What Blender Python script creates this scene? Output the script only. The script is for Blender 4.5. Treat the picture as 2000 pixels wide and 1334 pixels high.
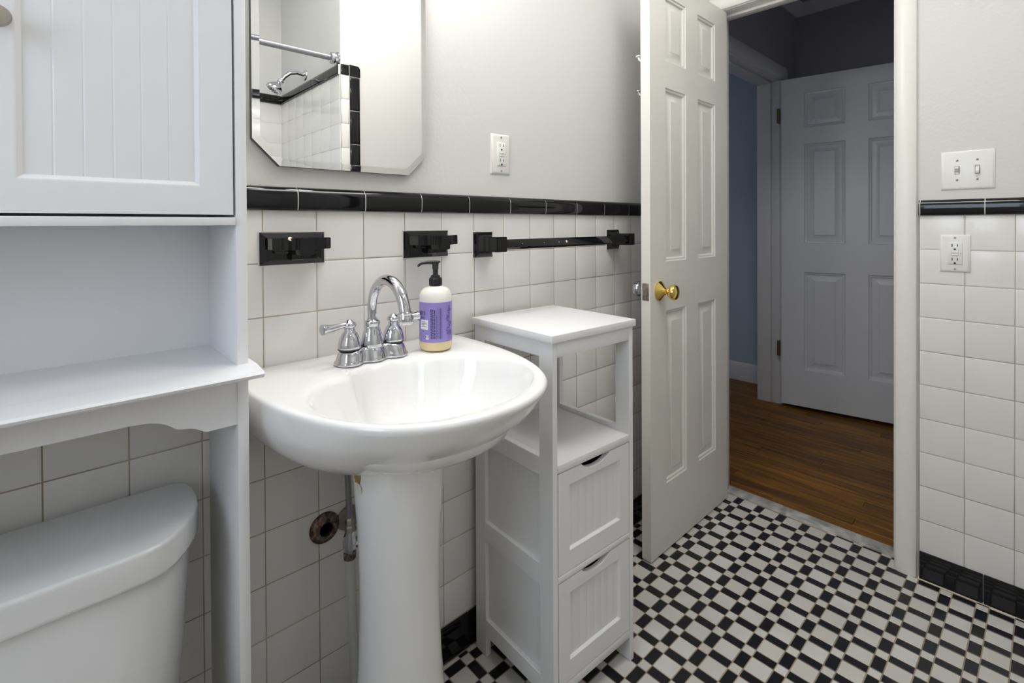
import bpy, bmesh, math, random
from mathutils import Vector, Matrix
random.seed(7)
PI = math.pi
S = bpy.context.scene
for o in list(bpy.data.objects): bpy.data.objects.remove(o)
C = S.collection

# ------------------------------------------------------------------ camera
cam_d = bpy.data.cameras.new('camera'); cam = bpy.data.objects.new('camera', cam_d); C.objects.link(cam)
F_PX = 971.1
cam_d.sensor_width = 36.0; cam_d.lens = F_PX / 2000 * 36.0
cam_d.shift_y = -220.09 / 2000.0
cam_d.clip_start = 0.02
yaw, pitch, roll = 0.74949, -0.00798, -0.00541
fw = Vector((math.sin(yaw) * math.cos(pitch), math.cos(yaw) * math.cos(pitch), math.sin(pitch)))
r0 = Vector((math.cos(yaw), -math.sin(yaw), 0)); u0 = r0.cross(fw)
rr = math.cos(roll) * r0 + math.sin(roll) * u0; uu = -math.sin(roll) * r0 + math.cos(roll) * u0
cam.matrix_world = Matrix(((rr.x, uu.x, -fw.x, -0.3167), (rr.y, uu.y, -fw.y, -1.0822), (rr.z, uu.z, -fw.z, 1.1514), (0, 0, 0, 1)))
S.camera = cam

# ------------------------------------------------------------------ world, lights, exposure
S.view_settings.view_transform = 'Standard'; S.view_settings.look = 'None'
S.view_settings.gamma = 1.0; S.view_settings.use_curve_mapping = False
S.view_settings.exposure = 0.0
W = bpy.data.worlds.new('world'); S.world = W; W.use_nodes = True
W.node_tree.nodes['Background'].inputs[0].default_value = (0.75, 0.86, 1.0, 1)
W.node_tree.nodes['Background'].inputs[1].default_value = 0.15

def lamp(name, kind, loc, power, color, size=0.1, size_y=None, target=None, spread=None):
    d = bpy.data.lights.new(name, kind); d.energy = power; d.color = color
    if kind == 'AREA':
        d.size = size
        if size_y: d.shape = 'RECTANGLE'; d.size_y = size_y
        if spread: d.spread = spread
    else: d.shadow_soft_size = size
    o = bpy.data.objects.new(name, d); C.objects.link(o); o.location = loc
    if target is not None:
        o.rotation_euler = (Vector(target) - Vector(loc)).to_track_quat('-Z', 'Y').to_euler()
    return o
for i in range(3):
    lamp('vanity_bulb', 'POINT', (0.19 + (i - 1) * 0.17, -0.13, 2.02), 4.8, (1.0, 0.98, 0.955), 0.045)
lamp('ceiling_fill', 'AREA', (0.70, -0.74, 2.52), 10.5, (1.0, 0.985, 0.96), 0.6, 0.5, (0.70, -0.74, 0))  # added soft fill from above, not a real fixture
lamp('alcove_fill', 'AREA', (0.05, -1.45, 2.52), 1.5, (1.0, 0.985, 0.96), 0.25, 0.25, (0.05, -1.45, 0))  # added fill, brightens the alcove and the cabinet fronts
lamp('window_daylight', 'AREA', (-1.115, -0.70, 1.50), 7.0, (0.76, 0.86, 1.0), 0.55, 0.80, (0.5, -0.70, 1.2))
lamp('hall_fill', 'AREA', (2.5, -1.6, 2.4), 0.40, (0.95, 0.95, 1.0), 0.5, 0.5, (2.7, -0.8, 0.6))  # added weak fill that lifts the dim hall, no lamp known there
lamp('blue_room_daylight', 'AREA', (2.6, 1.6, 1.6), 0.36, (0.78, 0.88, 1.0), 0.8, 0.8, (3.3, 0.4, 1.2))

# ------------------------------------------------------------------ materials
def mat(name, col, rough=0.5, metal=0.0, coat=0.0, spec=0.5, bump=0.0, bscale=8.0, var=0.0, vscale=6.0, col2=None, trans=0.0, ior=1.45, sub=0.0):
    m = bpy.data.materials.new(name); m.use_nodes = True; nt = m.node_tree; N = nt.nodes; L = nt.links
    b = N['Principled BSDF']; b.inputs['Base Color'].default_value = (*col, 1); b.inputs['Roughness'].default_value = rough
    b.inputs['Metallic'].default_value = metal; b.inputs['Coat Weight'].default_value = coat; b.inputs['Coat Roughness'].default_value = 0.04
    b.inputs['Specular IOR Level'].default_value = spec; b.inputs['Transmission Weight'].default_value = trans; b.inputs['IOR'].default_value = ior
    if sub:
        b.inputs['Subsurface Weight'].default_value = sub; b.inputs['Subsurface Radius'].default_value = (0.02, 0.015, 0.01); b.inputs['Subsurface Scale'].default_value = 0.5
    if var or bump:
        tc = N.new('ShaderNodeNewGeometry')
    if var:
        n = N.new('ShaderNodeTexNoise'); n.inputs['Scale'].default_value = vscale; n.inputs['Detail'].default_value = 5
        L.new(tc.outputs['Position'], n.inputs['Vector'])
        mx = N.new('ShaderNodeMix'); mx.data_type = 'RGBA'
        c2 = col2 or tuple(c * (1 - var) for c in col)
        mx.inputs[6].default_value = (*col, 1); mx.inputs[7].default_value = (*c2, 1)
        rp = N.new('ShaderNodeMapRange'); rp.inputs[1].default_value = 0.42; rp.inputs[2].default_value = 0.72
        L.new(n.outputs['Fac'], rp.inputs[0]); L.new(rp.outputs[0], mx.inputs[0]); L.new(mx.outputs[2], b.inputs['Base Color'])
    if bump:
        n2 = N.new('ShaderNodeTexNoise'); n2.inputs['Scale'].default_value = bscale; n2.inputs['Detail'].default_value = 2
        L.new(tc.outputs['Position'], n2.inputs['Vector'])
        bp = N.new('ShaderNodeBump'); bp.inputs['Strength'].default_value = bump; bp.inputs['Distance'].default_value = 0.01
        L.new(n2.outputs['Fac'], bp.inputs['Height']); L.new(bp.outputs[0], b.inputs['Normal'])
    return m
M = {}
M['paint'] = mat('wall_paint', (0.68, 0.675, 0.65), 0.55, bump=0.06, bscale=90)
M['ceil'] = mat('ceiling_paint', (0.85, 0.85, 0.84), 0.7)
M['tile'] = mat('white_glazed_tile', (0.85, 0.835, 0.805), 0.14, bump=0.05, bscale=14, var=0.04, vscale=9)
M['grout'] = mat('wall_grout', (0.52, 0.455, 0.355), 0.85, var=0.45, vscale=5)
M['grout2'] = mat('grey_wall_grout', (0.50, 0.47, 0.42), 0.85, var=0.3, vscale=5)
M['flange'] = mat('aged_flange', (0.40, 0.34, 0.27), 0.6, var=0.4, vscale=40)
M['wgrout'] = mat('white_grout', (0.82, 0.80, 0.75), 0.85)
M['black'] = mat('black_glaze', (0.006, 0.006, 0.007), 0.05, bump=0.012, bscale=20)
M['blackfl'] = mat('black_floor_tile', (0.012, 0.012, 0.015), 0.28)
M['whitefl'] = mat('white_floor_tile', (0.70, 0.685, 0.65), 0.42, var=0.12, vscale=7)
M['fgrout'] = mat('floor_grout', (0.42, 0.34, 0.24), 0.9, var=0.5, vscale=12)
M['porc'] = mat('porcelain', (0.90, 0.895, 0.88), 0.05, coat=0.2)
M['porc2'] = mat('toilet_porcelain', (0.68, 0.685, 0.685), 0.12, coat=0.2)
M['lac'] = mat('white_lacquered_board', (0.80, 0.80, 0.815), 0.38)
M['lac2'] = mat('white_painted_board', (0.85, 0.85, 0.85), 0.36)
M['doorp'] = mat('door_paint', (0.83, 0.81, 0.76), 0.30, bump=0.05, bscale=30, var=0.05, vscale=4)
M['trim'] = mat('trim_paint', (0.86, 0.84, 0.795), 0.32, bump=0.05, bscale=40)
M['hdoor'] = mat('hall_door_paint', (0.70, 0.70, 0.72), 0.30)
M['hwall'] = mat('slate_wall_paint', (0.34, 0.32, 0.36), 0.7)
M['bwall'] = mat('blue_wall_paint', (0.42, 0.48, 0.60), 0.7)
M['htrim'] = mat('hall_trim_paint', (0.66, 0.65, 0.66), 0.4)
M['chrome'] = mat('chrome', (0.62, 0.63, 0.66), 0.06, metal=1.0)
M['brass'] = mat('polished_brass', (0.86, 0.62, 0.18), 0.10, metal=1.0)
M['nickel'] = mat('brushed_nickel', (0.40, 0.365, 0.32), 0.32, metal=1.0)
M['dull'] = mat('dull_steel', (0.42, 0.36, 0.29), 0.4, metal=0.9, var=0.5, vscale=80)
M['hinge'] = mat('aged_brass', (0.16, 0.13, 0.08), 0.45, metal=0.8)
M['rust'] = mat('rusted_chrome', (0.10, 0.06, 0.045), 0.35, metal=0.7, var=0.6, vscale=120, col2=(0.35, 0.28, 0.22))
M['darkhole'] = mat('dark_pipe_hole', (0.05, 0.012, 0.010), 0.6)
M['pvc'] = mat('white_pipe_paint', (0.72, 0.72, 0.69), 0.35)
M['hose'] = mat('grey_supply_hose', (0.30, 0.30, 0.32), 0.35, metal=0.6)
M['mirror'] = mat('mirror_silver', (0.93, 0.94, 0.93), 0.0, metal=1.0)
M['mback'] = mat('mirror_edge', (0.03, 0.035, 0.035), 0.3)
M['plate'] = mat('white_plastic', (0.83, 0.825, 0.80), 0.28)
M['iplate'] = mat('ivory_plastic', (0.80, 0.775, 0.72), 0.28)
M['slot'] = mat('dark_slot', (0.015, 0.014, 0.013), 0.6)
M['screw'] = mat('painted_screw', (0.55, 0.52, 0.47), 0.35, metal=0.5)
M['line'] = mat('thin_grey_seam', (0.42, 0.40, 0.37), 0.6)
M['bottle'] = mat('milky_bottle_plastic', (0.86, 0.85, 0.79), 0.25, sub=0.3)
M['soap'] = mat('amber_soap_in_bottle', (0.80, 0.66, 0.38), 0.22, sub=0.3)
M['label'] = mat('lavender_label', (0.30, 0.245, 0.60), 0.38)
M['ink'] = mat('dark_violet_ink', (0.045, 0.035, 0.10), 0.5)
M['ink2'] = mat('violet_flower_ink', (0.13, 0.095, 0.36), 0.5)
M['lwhite'] = mat('label_white', (0.80, 0.79, 0.82), 0.45)
M['pump'] = mat('black_plastic', (0.018, 0.018, 0.02), 0.35)
M['chipw'] = mat('exposed_white_clay', (0.80, 0.74, 0.62), 0.7)
M['chipg'] = mat('rust_stained_clay', (0.42, 0.29, 0.11), 0.6, var=0.5, vscale=60)
M['rubber'] = mat('grey_gasket', (0.05, 0.05, 0.055), 0.5)
M['joint'] = mat('board_gap', (0.012, 0.008, 0.005), 0.9)
M['glass'] = mat('window_glass', (1, 1, 1), 0.0, trans=1.0)

def vary(m, c1, c2):
    nt = m.node_tree; N = nt.nodes; oi = N.new('ShaderNodeObjectInfo'); mx = N.new('ShaderNodeMix'); mx.data_type = 'RGBA'
    mx.inputs[6].default_value = (*c1, 1); mx.inputs[7].default_value = (*c2, 1); nt.links.new(oi.outputs['Random'], mx.inputs[0])
    old = N['Principled BSDF'].inputs['Base Color'].links[0].from_node
    nt.links.new(mx.outputs[2], old.inputs[6])
vary(M['whitefl'], (0.74, 0.73, 0.71), (0.64, 0.605, 0.55))
vary(M['tile'], (0.86, 0.845, 0.815), (0.82, 0.80, 0.765))
def wood_mat():
    m = bpy.data.materials.new('oak_floor_boards'); m.use_nodes = True; nt = m.node_tree; N = nt.nodes; L = nt.links
    b = N['Principled BSDF']; b.inputs['Roughness'].default_value = 0.42; b.inputs['Specular IOR Level'].default_value = 0.3
    g = N.new('ShaderNodeNewGeometry'); oi = N.new('ShaderNodeObjectInfo')
    mp = N.new('ShaderNodeMapping'); mp.inputs['Scale'].default_value = (42, 2.2, 1)
    ad = N.new('ShaderNodeVectorMath'); ad.operation = 'ADD'
    cb = N.new('ShaderNodeCombineXYZ'); ml = N.new('ShaderNodeMath'); ml.operation = 'MULTIPLY'; ml.inputs[1].default_value = 40
    L.new(oi.outputs['Random'], ml.inputs[0]); L.new(ml.outputs[0], cb.inputs[1])
    L.new(g.outputs['Position'], mp.inputs['Vector']); L.new(mp.outputs[0], ad.inputs[0]); L.new(cb.outputs[0], ad.inputs[1])
    n = N.new('ShaderNodeTexNoise'); n.inputs['Scale'].default_value = 1.6; n.inputs['Detail'].default_value = 6; n.inputs['Distortion'].default_value = 0.6
    L.new(ad.outputs[0], n.inputs['Vector'])
    r = N.new('ShaderNodeValToRGB')
    r.color_ramp.elements[0].position = 0.30; r.color_ramp.elements[0].color = (0.085, 0.030, 0.004, 1)
    r.color_ramp.elements[1].position = 0.72; r.color_ramp.elements[1].color = (0.33, 0.140, 0.014, 1)
    L.new(n.outputs['Fac'], r.inputs[0])
    hv = N.new('ShaderNodeHueSaturation'); mr = N.new('ShaderNodeMapRange'); mr.inputs[3].default_value = 0.65; mr.inputs[4].default_value = 1.25
    L.new(oi.outputs['Random'], mr.inputs[0]); L.new(mr.outputs[0], hv.inputs['Value']); L.new(r.outputs[0], hv.inputs['Color'])
    L.new(hv.outputs[0], b.inputs['Base Color'])
    return m
M['wood'] = wood_mat()
def marble_mat():
    m = bpy.data.materials.new('grey_white_marble'); m.use_nodes = True; nt = m.node_tree; N = nt.nodes; L = nt.links
    b = N['Principled BSDF']; b.inputs['Roughness'].default_value = 0.35
    g = N.new('ShaderNodeNewGeometry'); n = N.new('ShaderNodeTexNoise'); n.inputs['Scale'].default_value = 9; n.inputs['Detail'].default_value = 8; n.inputs['Distortion'].default_value = 2.2
    L.new(g.outputs['Position'], n.inputs['Vector'])
    r = N.new('ShaderNodeValToRGB'); r.color_ramp.elements[0].position = 0.36; r.color_ramp.elements[0].color = (0.30, 0.29, 0.27, 1)
    r.color_ramp.elements[1].position = 0.62; r.color_ramp.elements[1].color = (0.66, 0.64, 0.60, 1)
    L.new(n.outputs['Fac'], r.inputs[0]); L.new(r.outputs[0], b.inputs['Base Color'])
    return m
M['marble'] = marble_mat()

# ------------------------------------------------------------------ helpers
def wloc(o):
    v = Vector(o.location)
    while o.parent: o = o.parent; v += Vector(o.location)
    return v
def finish(me, smooth):
    if smooth is not None:
        me.polygons.foreach_set('use_smooth', [True] * len(me.polygons))
        me.set_sharp_from_angle(angle=math.radians(smooth))
def obj(name, bm, m, parent=None, smooth=35, local=False, center=True):
    """link a bmesh as ONE mesh object; coordinates are world ones (or the parent's own when local)"""
    bmesh.ops.recalc_face_normals(bm, faces=bm.faces)
    me = bpy.data.meshes.new(name)
    base = Vector((0, 0, 0)) if (local or parent is None) else wloc(parent)
    bm.verts.ensure_lookup_table()
    xs = [v.co for v in bm.verts]
    c = Vector([(min(v[i] for v in xs) + max(v[i] for v in xs)) / 2 for i in range(3)]) if center else base.copy()
    bmesh.ops.translate(bm, verts=bm.verts, vec=-c)
    bm.to_mesh(me); bm.free()
    for x in (m if isinstance(m, (list, tuple)) else [m]): me.materials.append(x)
    finish(me, smooth)
    o = bpy.data.objects.new(name, me); C.objects.link(o)
    o.parent = parent; o.location = c - base
    return o
def thing(name, label, cat, loc=(0, 0, 0), rz=0.0, group=None, kind=None):
    o = bpy.data.objects.new(name, None); C.objects.link(o); o.location = loc; o.rotation_euler = (0, 0, rz)
    o.empty_display_size = 0.05
    return tag(o, label, cat, group, kind)
def tag(o, label=None, cat=None, group=None, kind=None):
    if label: o['label'] = label
    if cat: o['category'] = cat
    if group: o['group'] = group
    if kind: o['kind'] = kind
    return o
def inst(name, me, loc, parent, scale=(1, 1, 1), rot=(0, 0, 0)):
    o = bpy.data.objects.new(name, me); C.objects.link(o); o.parent = parent
    o.location = Vector(loc) - (wloc(parent) if parent else Vector((0, 0, 0))); o.scale = scale; o.rotation_euler = rot
    return o
def box(bm, x0, x1, y0, y1, z0, z1, bev=0.0, seg=2):
    r = bmesh.ops.create_cube(bm, size=1.0); vs = r['verts']
    for v in vs:
        v.co = Vector(((x0 + x1) / 2 + v.co.x * (x1 - x0), (y0 + y1) / 2 + v.co.y * (y1 - y0), (z0 + z1) / 2 + v.co.z * (z1 - z0)))
    if bev:
        es = list({e for v in vs for e in v.link_edges})
        bmesh.ops.bevel(bm, geom=es, offset=bev, segments=seg, profile=0.5, affect='EDGES')
def B(*a, **k):
    bm = bmesh.new(); box(bm, *a, **k); return bm
def loft(bm, rings, closed=True, cap0=False, cap1=False, m=0):
    R = [[bm.verts.new(p) for p in r] for r in rings]
    n = len(R[0])
    for a, b in zip(R, R[1:]):
        for i in range(n if closed else n - 1):
            j = (i + 1) % n
            f = bm.faces.new((a[i], a[j], b[j], b[i])); f.material_index = m
    if cap0: bm.faces.new(R[0][::-1]).material_index = m
    if cap1: bm.faces.new(R[-1]).material_index = m
    return R
def frame_of(d):
    d = Vector(d).normalized(); a = Vector((0, 0, 1)) if abs(d.z) < 0.9 else Vector((1, 0, 0))
    u = d.cross(a).normalized(); return u, d.cross(u).normalized()
def lathe(bm, prof, origin=(0, 0, 0), axis=(0, 0, 1), n=32, m=0):
    """prof: list of (radius, height along axis)"""
    o = Vector(origin); a = Vector(axis).normalized(); u, v = frame_of(a)
    rings = [[o + a * h + (u * math.cos(2 * PI * i / n) + v * math.sin(2 * PI * i / n)) * max(r, 1e-5) for i in range(n)] for r, h in prof]
    loft(bm, rings, True, prof[0][0] > 1e-4, prof[-1][0] > 1e-4, m)
def tube(bm, pts, rad, n=16, caps=True, m=0):
    P = [Vector(p) for p in pts]; rad = rad if isinstance(rad, (list, tuple)) else [rad] * len(P)
    t = (P[1] - P[0]).normalized(); u, v = frame_of(t); rings = []
    for i, p in enumerate(P):
        d = (P[min(i + 1, len(P) - 1)] - P[max(i - 1, 0)]).normalized()
        q = t.rotation_difference(d); u = q @ u; v = q @ v; t = d
        rings.append([p + (u * math.cos(2 * PI * k / n) + v * math.sin(2 * PI * k / n)) * rad[i] for k in range(n)])
    loft(bm, rings, True, caps, caps, m)
def prism(bm, poly, a, b, fn):
    """extrude a 2D polygon; fn(u, v, w) -> point, w from a to b"""
    A = [bm.verts.new(fn(u, v, a)) for u, v in poly]; Bv = [bm.verts.new(fn(u, v, b)) for u, v in poly]
    n = len(poly)
    for i in range(n): bm.faces.new((A[i], A[(i + 1) % n], Bv[(i + 1) % n], Bv[i]))
    f1 = bm.faces.new(A[::-1]); f2 = bm.faces.new(Bv)
    f1.normal_update(); f2.normal_update()
    bmesh.ops.triangulate(bm, faces=[f1, f2], quad_method='FIXED', ngon_method='EAR_CLIP')
def prof_sweep(bm, prof, x0, x1, fn):
    """open/closed profile (u, v) swept from w=x0 to x1, capped"""
    prism(bm, prof, x0, x1, fn)
def panel_slab(bm, w, h, t, cells, rings, grooves=None, back=True, gd=0.0007, gw=0.0016):
    """slab x 0..w, z 0..h, front at y=0 (normal -y), back at y=t; cells: panel rects (x0,x1,z0,z1); rings: (inset, depth)"""
    xs = sorted({0, w, *[c[0] for c in cells], *[c[1] for c in cells]}); zs = sorted({0, h, *[c[2] for c in cells], *[c[3] for c in cells]})
    def face(side):
        def Y(d): return d if side == 0 else t - d
        def q(a, b, c, d): bm.faces.new([bm.verts.new(p) for p in (a, b, c, d)])
        for i in range(len(xs) - 1):
            for j in range(len(zs) - 1):
                x0, x1, z0, z1 = xs[i], xs[i + 1], zs[j], zs[j + 1]
                pc = None
                for c in cells:
                    if c[0] <= x0 + 1e-6 and c[1] >= x1 - 1e-6 and c[2] <= z0 + 1e-6 and c[3] >= z1 - 1e-6: pc = c
                if pc is None: q((x0, Y(0), z0), (x1, Y(0), z0), (x1, Y(0), z1), (x0, Y(0), z1))
        for c in cells:
            pi, pd = 0, 0
            for ins, d in rings:
                a = (c[0] + pi, c[1] - pi, c[2] + pi, c[3] - pi); b = (c[0] + ins, c[1] - ins, c[2] + ins, c[3] - ins)
                A = [(a[0], Y(pd), a[2]), (a[1], Y(pd), a[2]), (a[1], Y(pd), a[3]), (a[0], Y(pd), a[3])]
                Bq = [(b[0], Y(d), b[2]), (b[1], Y(d), b[2]), (b[1], Y(d), b[3]), (b[0], Y(d), b[3])]
                for k in range(4): q(A[k], A[(k + 1) % 4], Bq[(k + 1) % 4], Bq[k])
                pi, pd = ins, d
            b = (c[0] + pi, c[1] - pi, c[2] + pi, c[3] - pi)
            if grooves and side == 0:
                cuts = [b[0]]; dep = [pd]
                for g in grooves:
                    if b[0] + 0.004 < g < b[1] - 0.004: cuts += [g - gw, g, g + gw]; dep += [pd, pd + gd, pd]
                cuts.append(b[1]); dep.append(pd)
                for k in range(len(cuts) - 1):
                    q((cuts[k], Y(dep[k]), b[2]), (cuts[k + 1], Y(dep[k + 1]), b[2]), (cuts[k + 1], Y(dep[k + 1]), b[3]), (cuts[k], Y(dep[k]), b[3]))
            else: q((b[0], Y(pd), b[2]), (b[1], Y(pd), b[2]), (b[1], Y(pd), b[3]), (b[0], Y(pd), b[3]))
    face(0)
    if back: face(1)
    def q(*p): bm.faces.new([bm.verts.new(x) for x in p])
    if not back: q((0, t, 0), (w, t, 0), (w, t, h), (0, t, h))
    q((0, 0, 0), (0, t, 0), (0, t, h), (0, 0, h)); q((w, 0, 0), (w, 0, h), (w, t, h), (w, t, 0))
    q((0, 0, 0), (w, 0, 0), (w, t, 0), (0, t, 0)); q((0, 0, h), (0, t, h), (w, t, h), (w, 0, h))
    bmesh.ops.remove_doubles(bm, verts=bm.verts, dist=1e-5)
def move(bm, mtx): bmesh.ops.transform(bm, matrix=mtx, verts=bm.verts)
T = Matrix.Translation
def Rz(a): return Matrix.Rotation(a, 4, 'Z')

# ------------------------------------------------------------------ dimensions
XD = 1.7436            # face of the wall with the doorway
YF = -1.100            # wall across from the mirror
XA, YA = 0.647, -1.865 # bath alcove: end wall and long wall
ZC = 2.60
PIT = 0.1095
Z0 = 1.1848            # underside of the black cap tiles, mirror wall
DY0, DY1 = -0.738, -0.135   # door opening
DH = 2.035

# ------------------------------------------------------------------ room shell
def struct(name, bm, m, label, cat, **k): return tag(obj(name, bm, m, None, **k), label, cat, None, 'structure')
bm = bmesh.new(); box(bm, -1.15, XD + 0.12, 0.002, 0.08, -0.02, ZC)
wall_back = struct('wall_back', bm, M['paint'], 'pale grey painted wall above white tile behind sink and mirror', 'wall')
bm = bmesh.new()
box(bm, XD + 0.002, XD + 0.12, -2.0, DY0 - 0.018, -0.02, ZC); box(bm, XD + 0.002, XD + 0.12, DY1 + 0.018, 0.0, -0.02, ZC)
box(bm, XD + 0.002, XD + 0.12, DY0 - 0.018, DY1 + 0.018, DH + 0.018, ZC)
wall_right = struct('wall_right', bm, M['paint'], 'white wall with the doorway, light switches and tiled lower half', 'wall')
bm = bmesh.new()
box(bm, -1.21, -1.15, -2.0, 0.08, -0.02, 1.08); box(bm, -1.21, -1.15, -2.0, 0.08, 1.92, ZC)
box(bm, -1.21, -1.15, -2.0, -0.99, 1.08, 1.92); box(bm, -1.21, -1.15, -0.41, 0.08, 1.08, 1.92)
wall_left = struct('wall_left', bm, M['paint'], 'painted side wall with the daylight window, left of the toilet', 'wall')
wall_front = struct('wall_front', B(XA, XD + 0.002, YA - 0.08, YF, -0.02, ZC), M['paint'], 'white painted wall opposite the mirror, edged in black tile', 'wall')
wall_alcove = struct('wall_alcove', B(-1.15, XA, YA - 0.08, YA, -0.02, ZC), M['paint'], 'long wall of the tiled bath alcove seen in the mirror', 'wall')
floor = struct('floor', B(-1.15, 1.802, YA, 0.002, -0.05, -0.0012), M['fgrout'], 'black and white mosaic bathroom floor', 'floor')
struct('ceiling', B(-1.18, XD + 0.1, YA - 0.05, 0.06, ZC, ZC + 0.05), M['ceil'], 'white bathroom ceiling above the frame', 'ceiling')
wn = thing('window_1', 'white framed window in the side wall giving daylight', 'window', (-1.18, -0.70, 1.08), 0, None, 'structure')
bm = bmesh.new()
for a in (-0.99, -0.44): box(bm, -1.205, -1.145, a, a + 0.03, 1.08, 1.92)
for a in (1.08, 1.485, 1.89): box(bm, -1.20, -1.15, -0.99, -0.41, a, a + 0.03)
obj('window_frame', bm, M['trim'], wn); obj('pane', B(-1.18, -1.176, -0.96, -0.44, 1.11, 1.89), M['glass'], wn)

# ---- shared tile meshes (centred; face towards -Y)
def tile_mesh(name, w, h, m, th=0.008, bev=0.0035, dep=0.0011):
    bm = bmesh.new(); a, b = w / 2, h / 2
    rings = [[(-a, th, -b), (a, th, -b), (a, th, b), (-a, th, b)], [(-a, dep, -b), (a, dep, -b), (a, dep, b), (-a, dep, b)],
             [(-a + bev * .4, dep * .3, -b + bev * .4), (a - bev * .4, dep * .3, -b + bev * .4), (a - bev * .4, dep * .3, b - bev * .4), (-a + bev * .4, dep * .3, b - bev * .4)],
             [(-a + bev, 0, -b + bev), (a - bev, 0, -b + bev), (a - bev, 0, b - bev), (-a + bev, 0, b - bev)]]
    loft(bm, rings, True, False, True); bmesh.ops.recalc_face_normals(bm, faces=bm.faces)
    me = bpy.data.meshes.new(name); bm.to_mesh(me); bm.free(); me.materials.append(m); finish(me, 60)
    return me
TW = PIT - 0.0023
TILE = tile_mesh('wall_tile', TW, TW, M['tile'])
def sweep_mesh(name, prof, length, m):
    bm = bmesh.new(); prism(bm, prof, -length / 2, length / 2, lambda u, v, w: (w, u, v))
    bmesh.ops.recalc_face_normals(bm, faces=bm.faces)
    me = bpy.data.meshes.new(name); bm.to_mesh(me); bm.free(); me.materials.append(m); finish(me, 40)
    return me
CAPP = [(0.003, 0)] + [(-0.009, 0), (-0.0105, 0.003), (-0.0118, 0.012), (-0.0122, 0.028)] + [(-0.0122 + 0.0152 * (1 - math.cos(a)), 0.030 + 0.0185 * math.sin(a)) for a in [PI / 2 * k / 7 for k in range(1, 8)]]
CAP = sweep_mesh('black_cap', CAPP, 0.1502, M['black'])
BASEP = [(0.003, 0.0), (-0.0105, 0.0), (-0.0100, 0.004), (-0.0085, 0.011), (-0.0070, 0.020), (-0.0062, 0.034), (-0.006, 0.080), (-0.0045, 0.0855), (0.003, 0.0865)]
BASE = sweep_mesh('black_base', BASEP, 0.1502, M['black'])
jit = lambda s=0.0016: random.uniform(-s, s)
GRP = [(0.003, 0)] + [(u + 0.0010, max(0, v - 0.0008)) for u, v in CAPP[1:-1]] + [(0.003, 0.0475)]
GRM = sweep_mesh('cap_grout', GRP, 1.0, M['wgrout'])
def tile_run(parent, axis, fixed, c_lo, c_hi, origin, pitch, z_top, nrow, face, skip=None):
    """grid of wall tiles. axis 'x': plane y=fixed; axis 'y': plane x=fixed. face: rotation about z"""
    k0 = math.floor((c_lo - origin) / pitch + 1e-6); k1 = math.ceil((c_hi - origin) / pitch - 1e-6)
    for k in range(k0, k1):
        a = max(c_lo, origin + k * pitch); b = min(c_hi, origin + (k + 1) * pitch)
        if b - a < 0.006: continue
        sx = (b - a - 0.0023) / TW
        for j in range(nrow):
            c = (a + b) / 2; z = z_top - (j + 0.5) * PIT
            if skip and skip(c, z): continue
            loc = (c, fixed, z) if axis == 'x' else (fixed, c, z)
            inst('tile', TILE, loc, parent, (sx, 1, 1), (jit(), 0, face + jit()))
def strip_run(name, me, L, parent, axis, fixed, c_lo, c_hi, joint, z, face):
    k0 = math.floor((c_lo - joint) / L + 1e-6); k1 = math.ceil((c_hi - joint) / L - 1e-6)
    for k in range(k0, k1):
        a = max(c_lo, joint + k * L); b = min(c_hi, joint + (k + 1) * L)
        if b - a < 0.004: continue
        loc = ((a + b) / 2, fixed, z) if axis == 'x' else (fixed, (a + b) / 2, z)
        inst(name, me, loc, parent, ((b - a - 0.0024) / 0.1502, 1, 1), (0, 0, face))
# grout beds
obj('grout', B(-1.15, XD, 0.0012, 0.004, 0.0, Z0), M['grout'], wall_back)
inst('cap_grout', GRM, (0.29, 0, Z0), wall_back, (2.88, 1, 1))
tile_run(wall_back, 'x', 0.0, -1.14, XD, 0.0, PIT, Z0, 10, 0.0)
strip_run('cap_tile', CAP, 0.152, wall_back, 'x', 0.0, -1.14, XD, 0.219, Z0, 0.0)
strip_run('base_tile', BASE, 0.152, wall_back, 'x', 0.0, -1.14, XD - 0.006, 0.517, 0.001, 0.0)
ZR = 1.1751
for y0, y1 in ((YF, DY0 - 0.062), (DY1 + 0.062, -0.001)):
    obj('grout', B(XD + 0.0012, XD + 0.004, y0, y1, 0.0, ZR), M['grout2'], wall_right)
    obj('floor_caulk', B(XD - 0.0135, XD + 0.003, y0, y1, -0.002, 0.0012), M['chipw'], wall_right)
    inst('cap_grout', GRM, (XD, (y0 + y1) / 2, ZR), wall_right, (y1 - y0, 1, 1), (0, 0, -PI / 2))
    tile_run(wall_right, 'y', XD, y0, y1, -0.9119, 0.10895, ZR, 10, -PI / 2)
    strip_run('cap_tile', CAP, 0.152, wall_right, 'y', XD, y0, y1, -0.957, ZR, -PI / 2)
    strip_run('base_tile', BASE, 0.152, wall_right, 'y', XD, y0, y1, -0.955, 0.0, -PI / 2)
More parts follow.
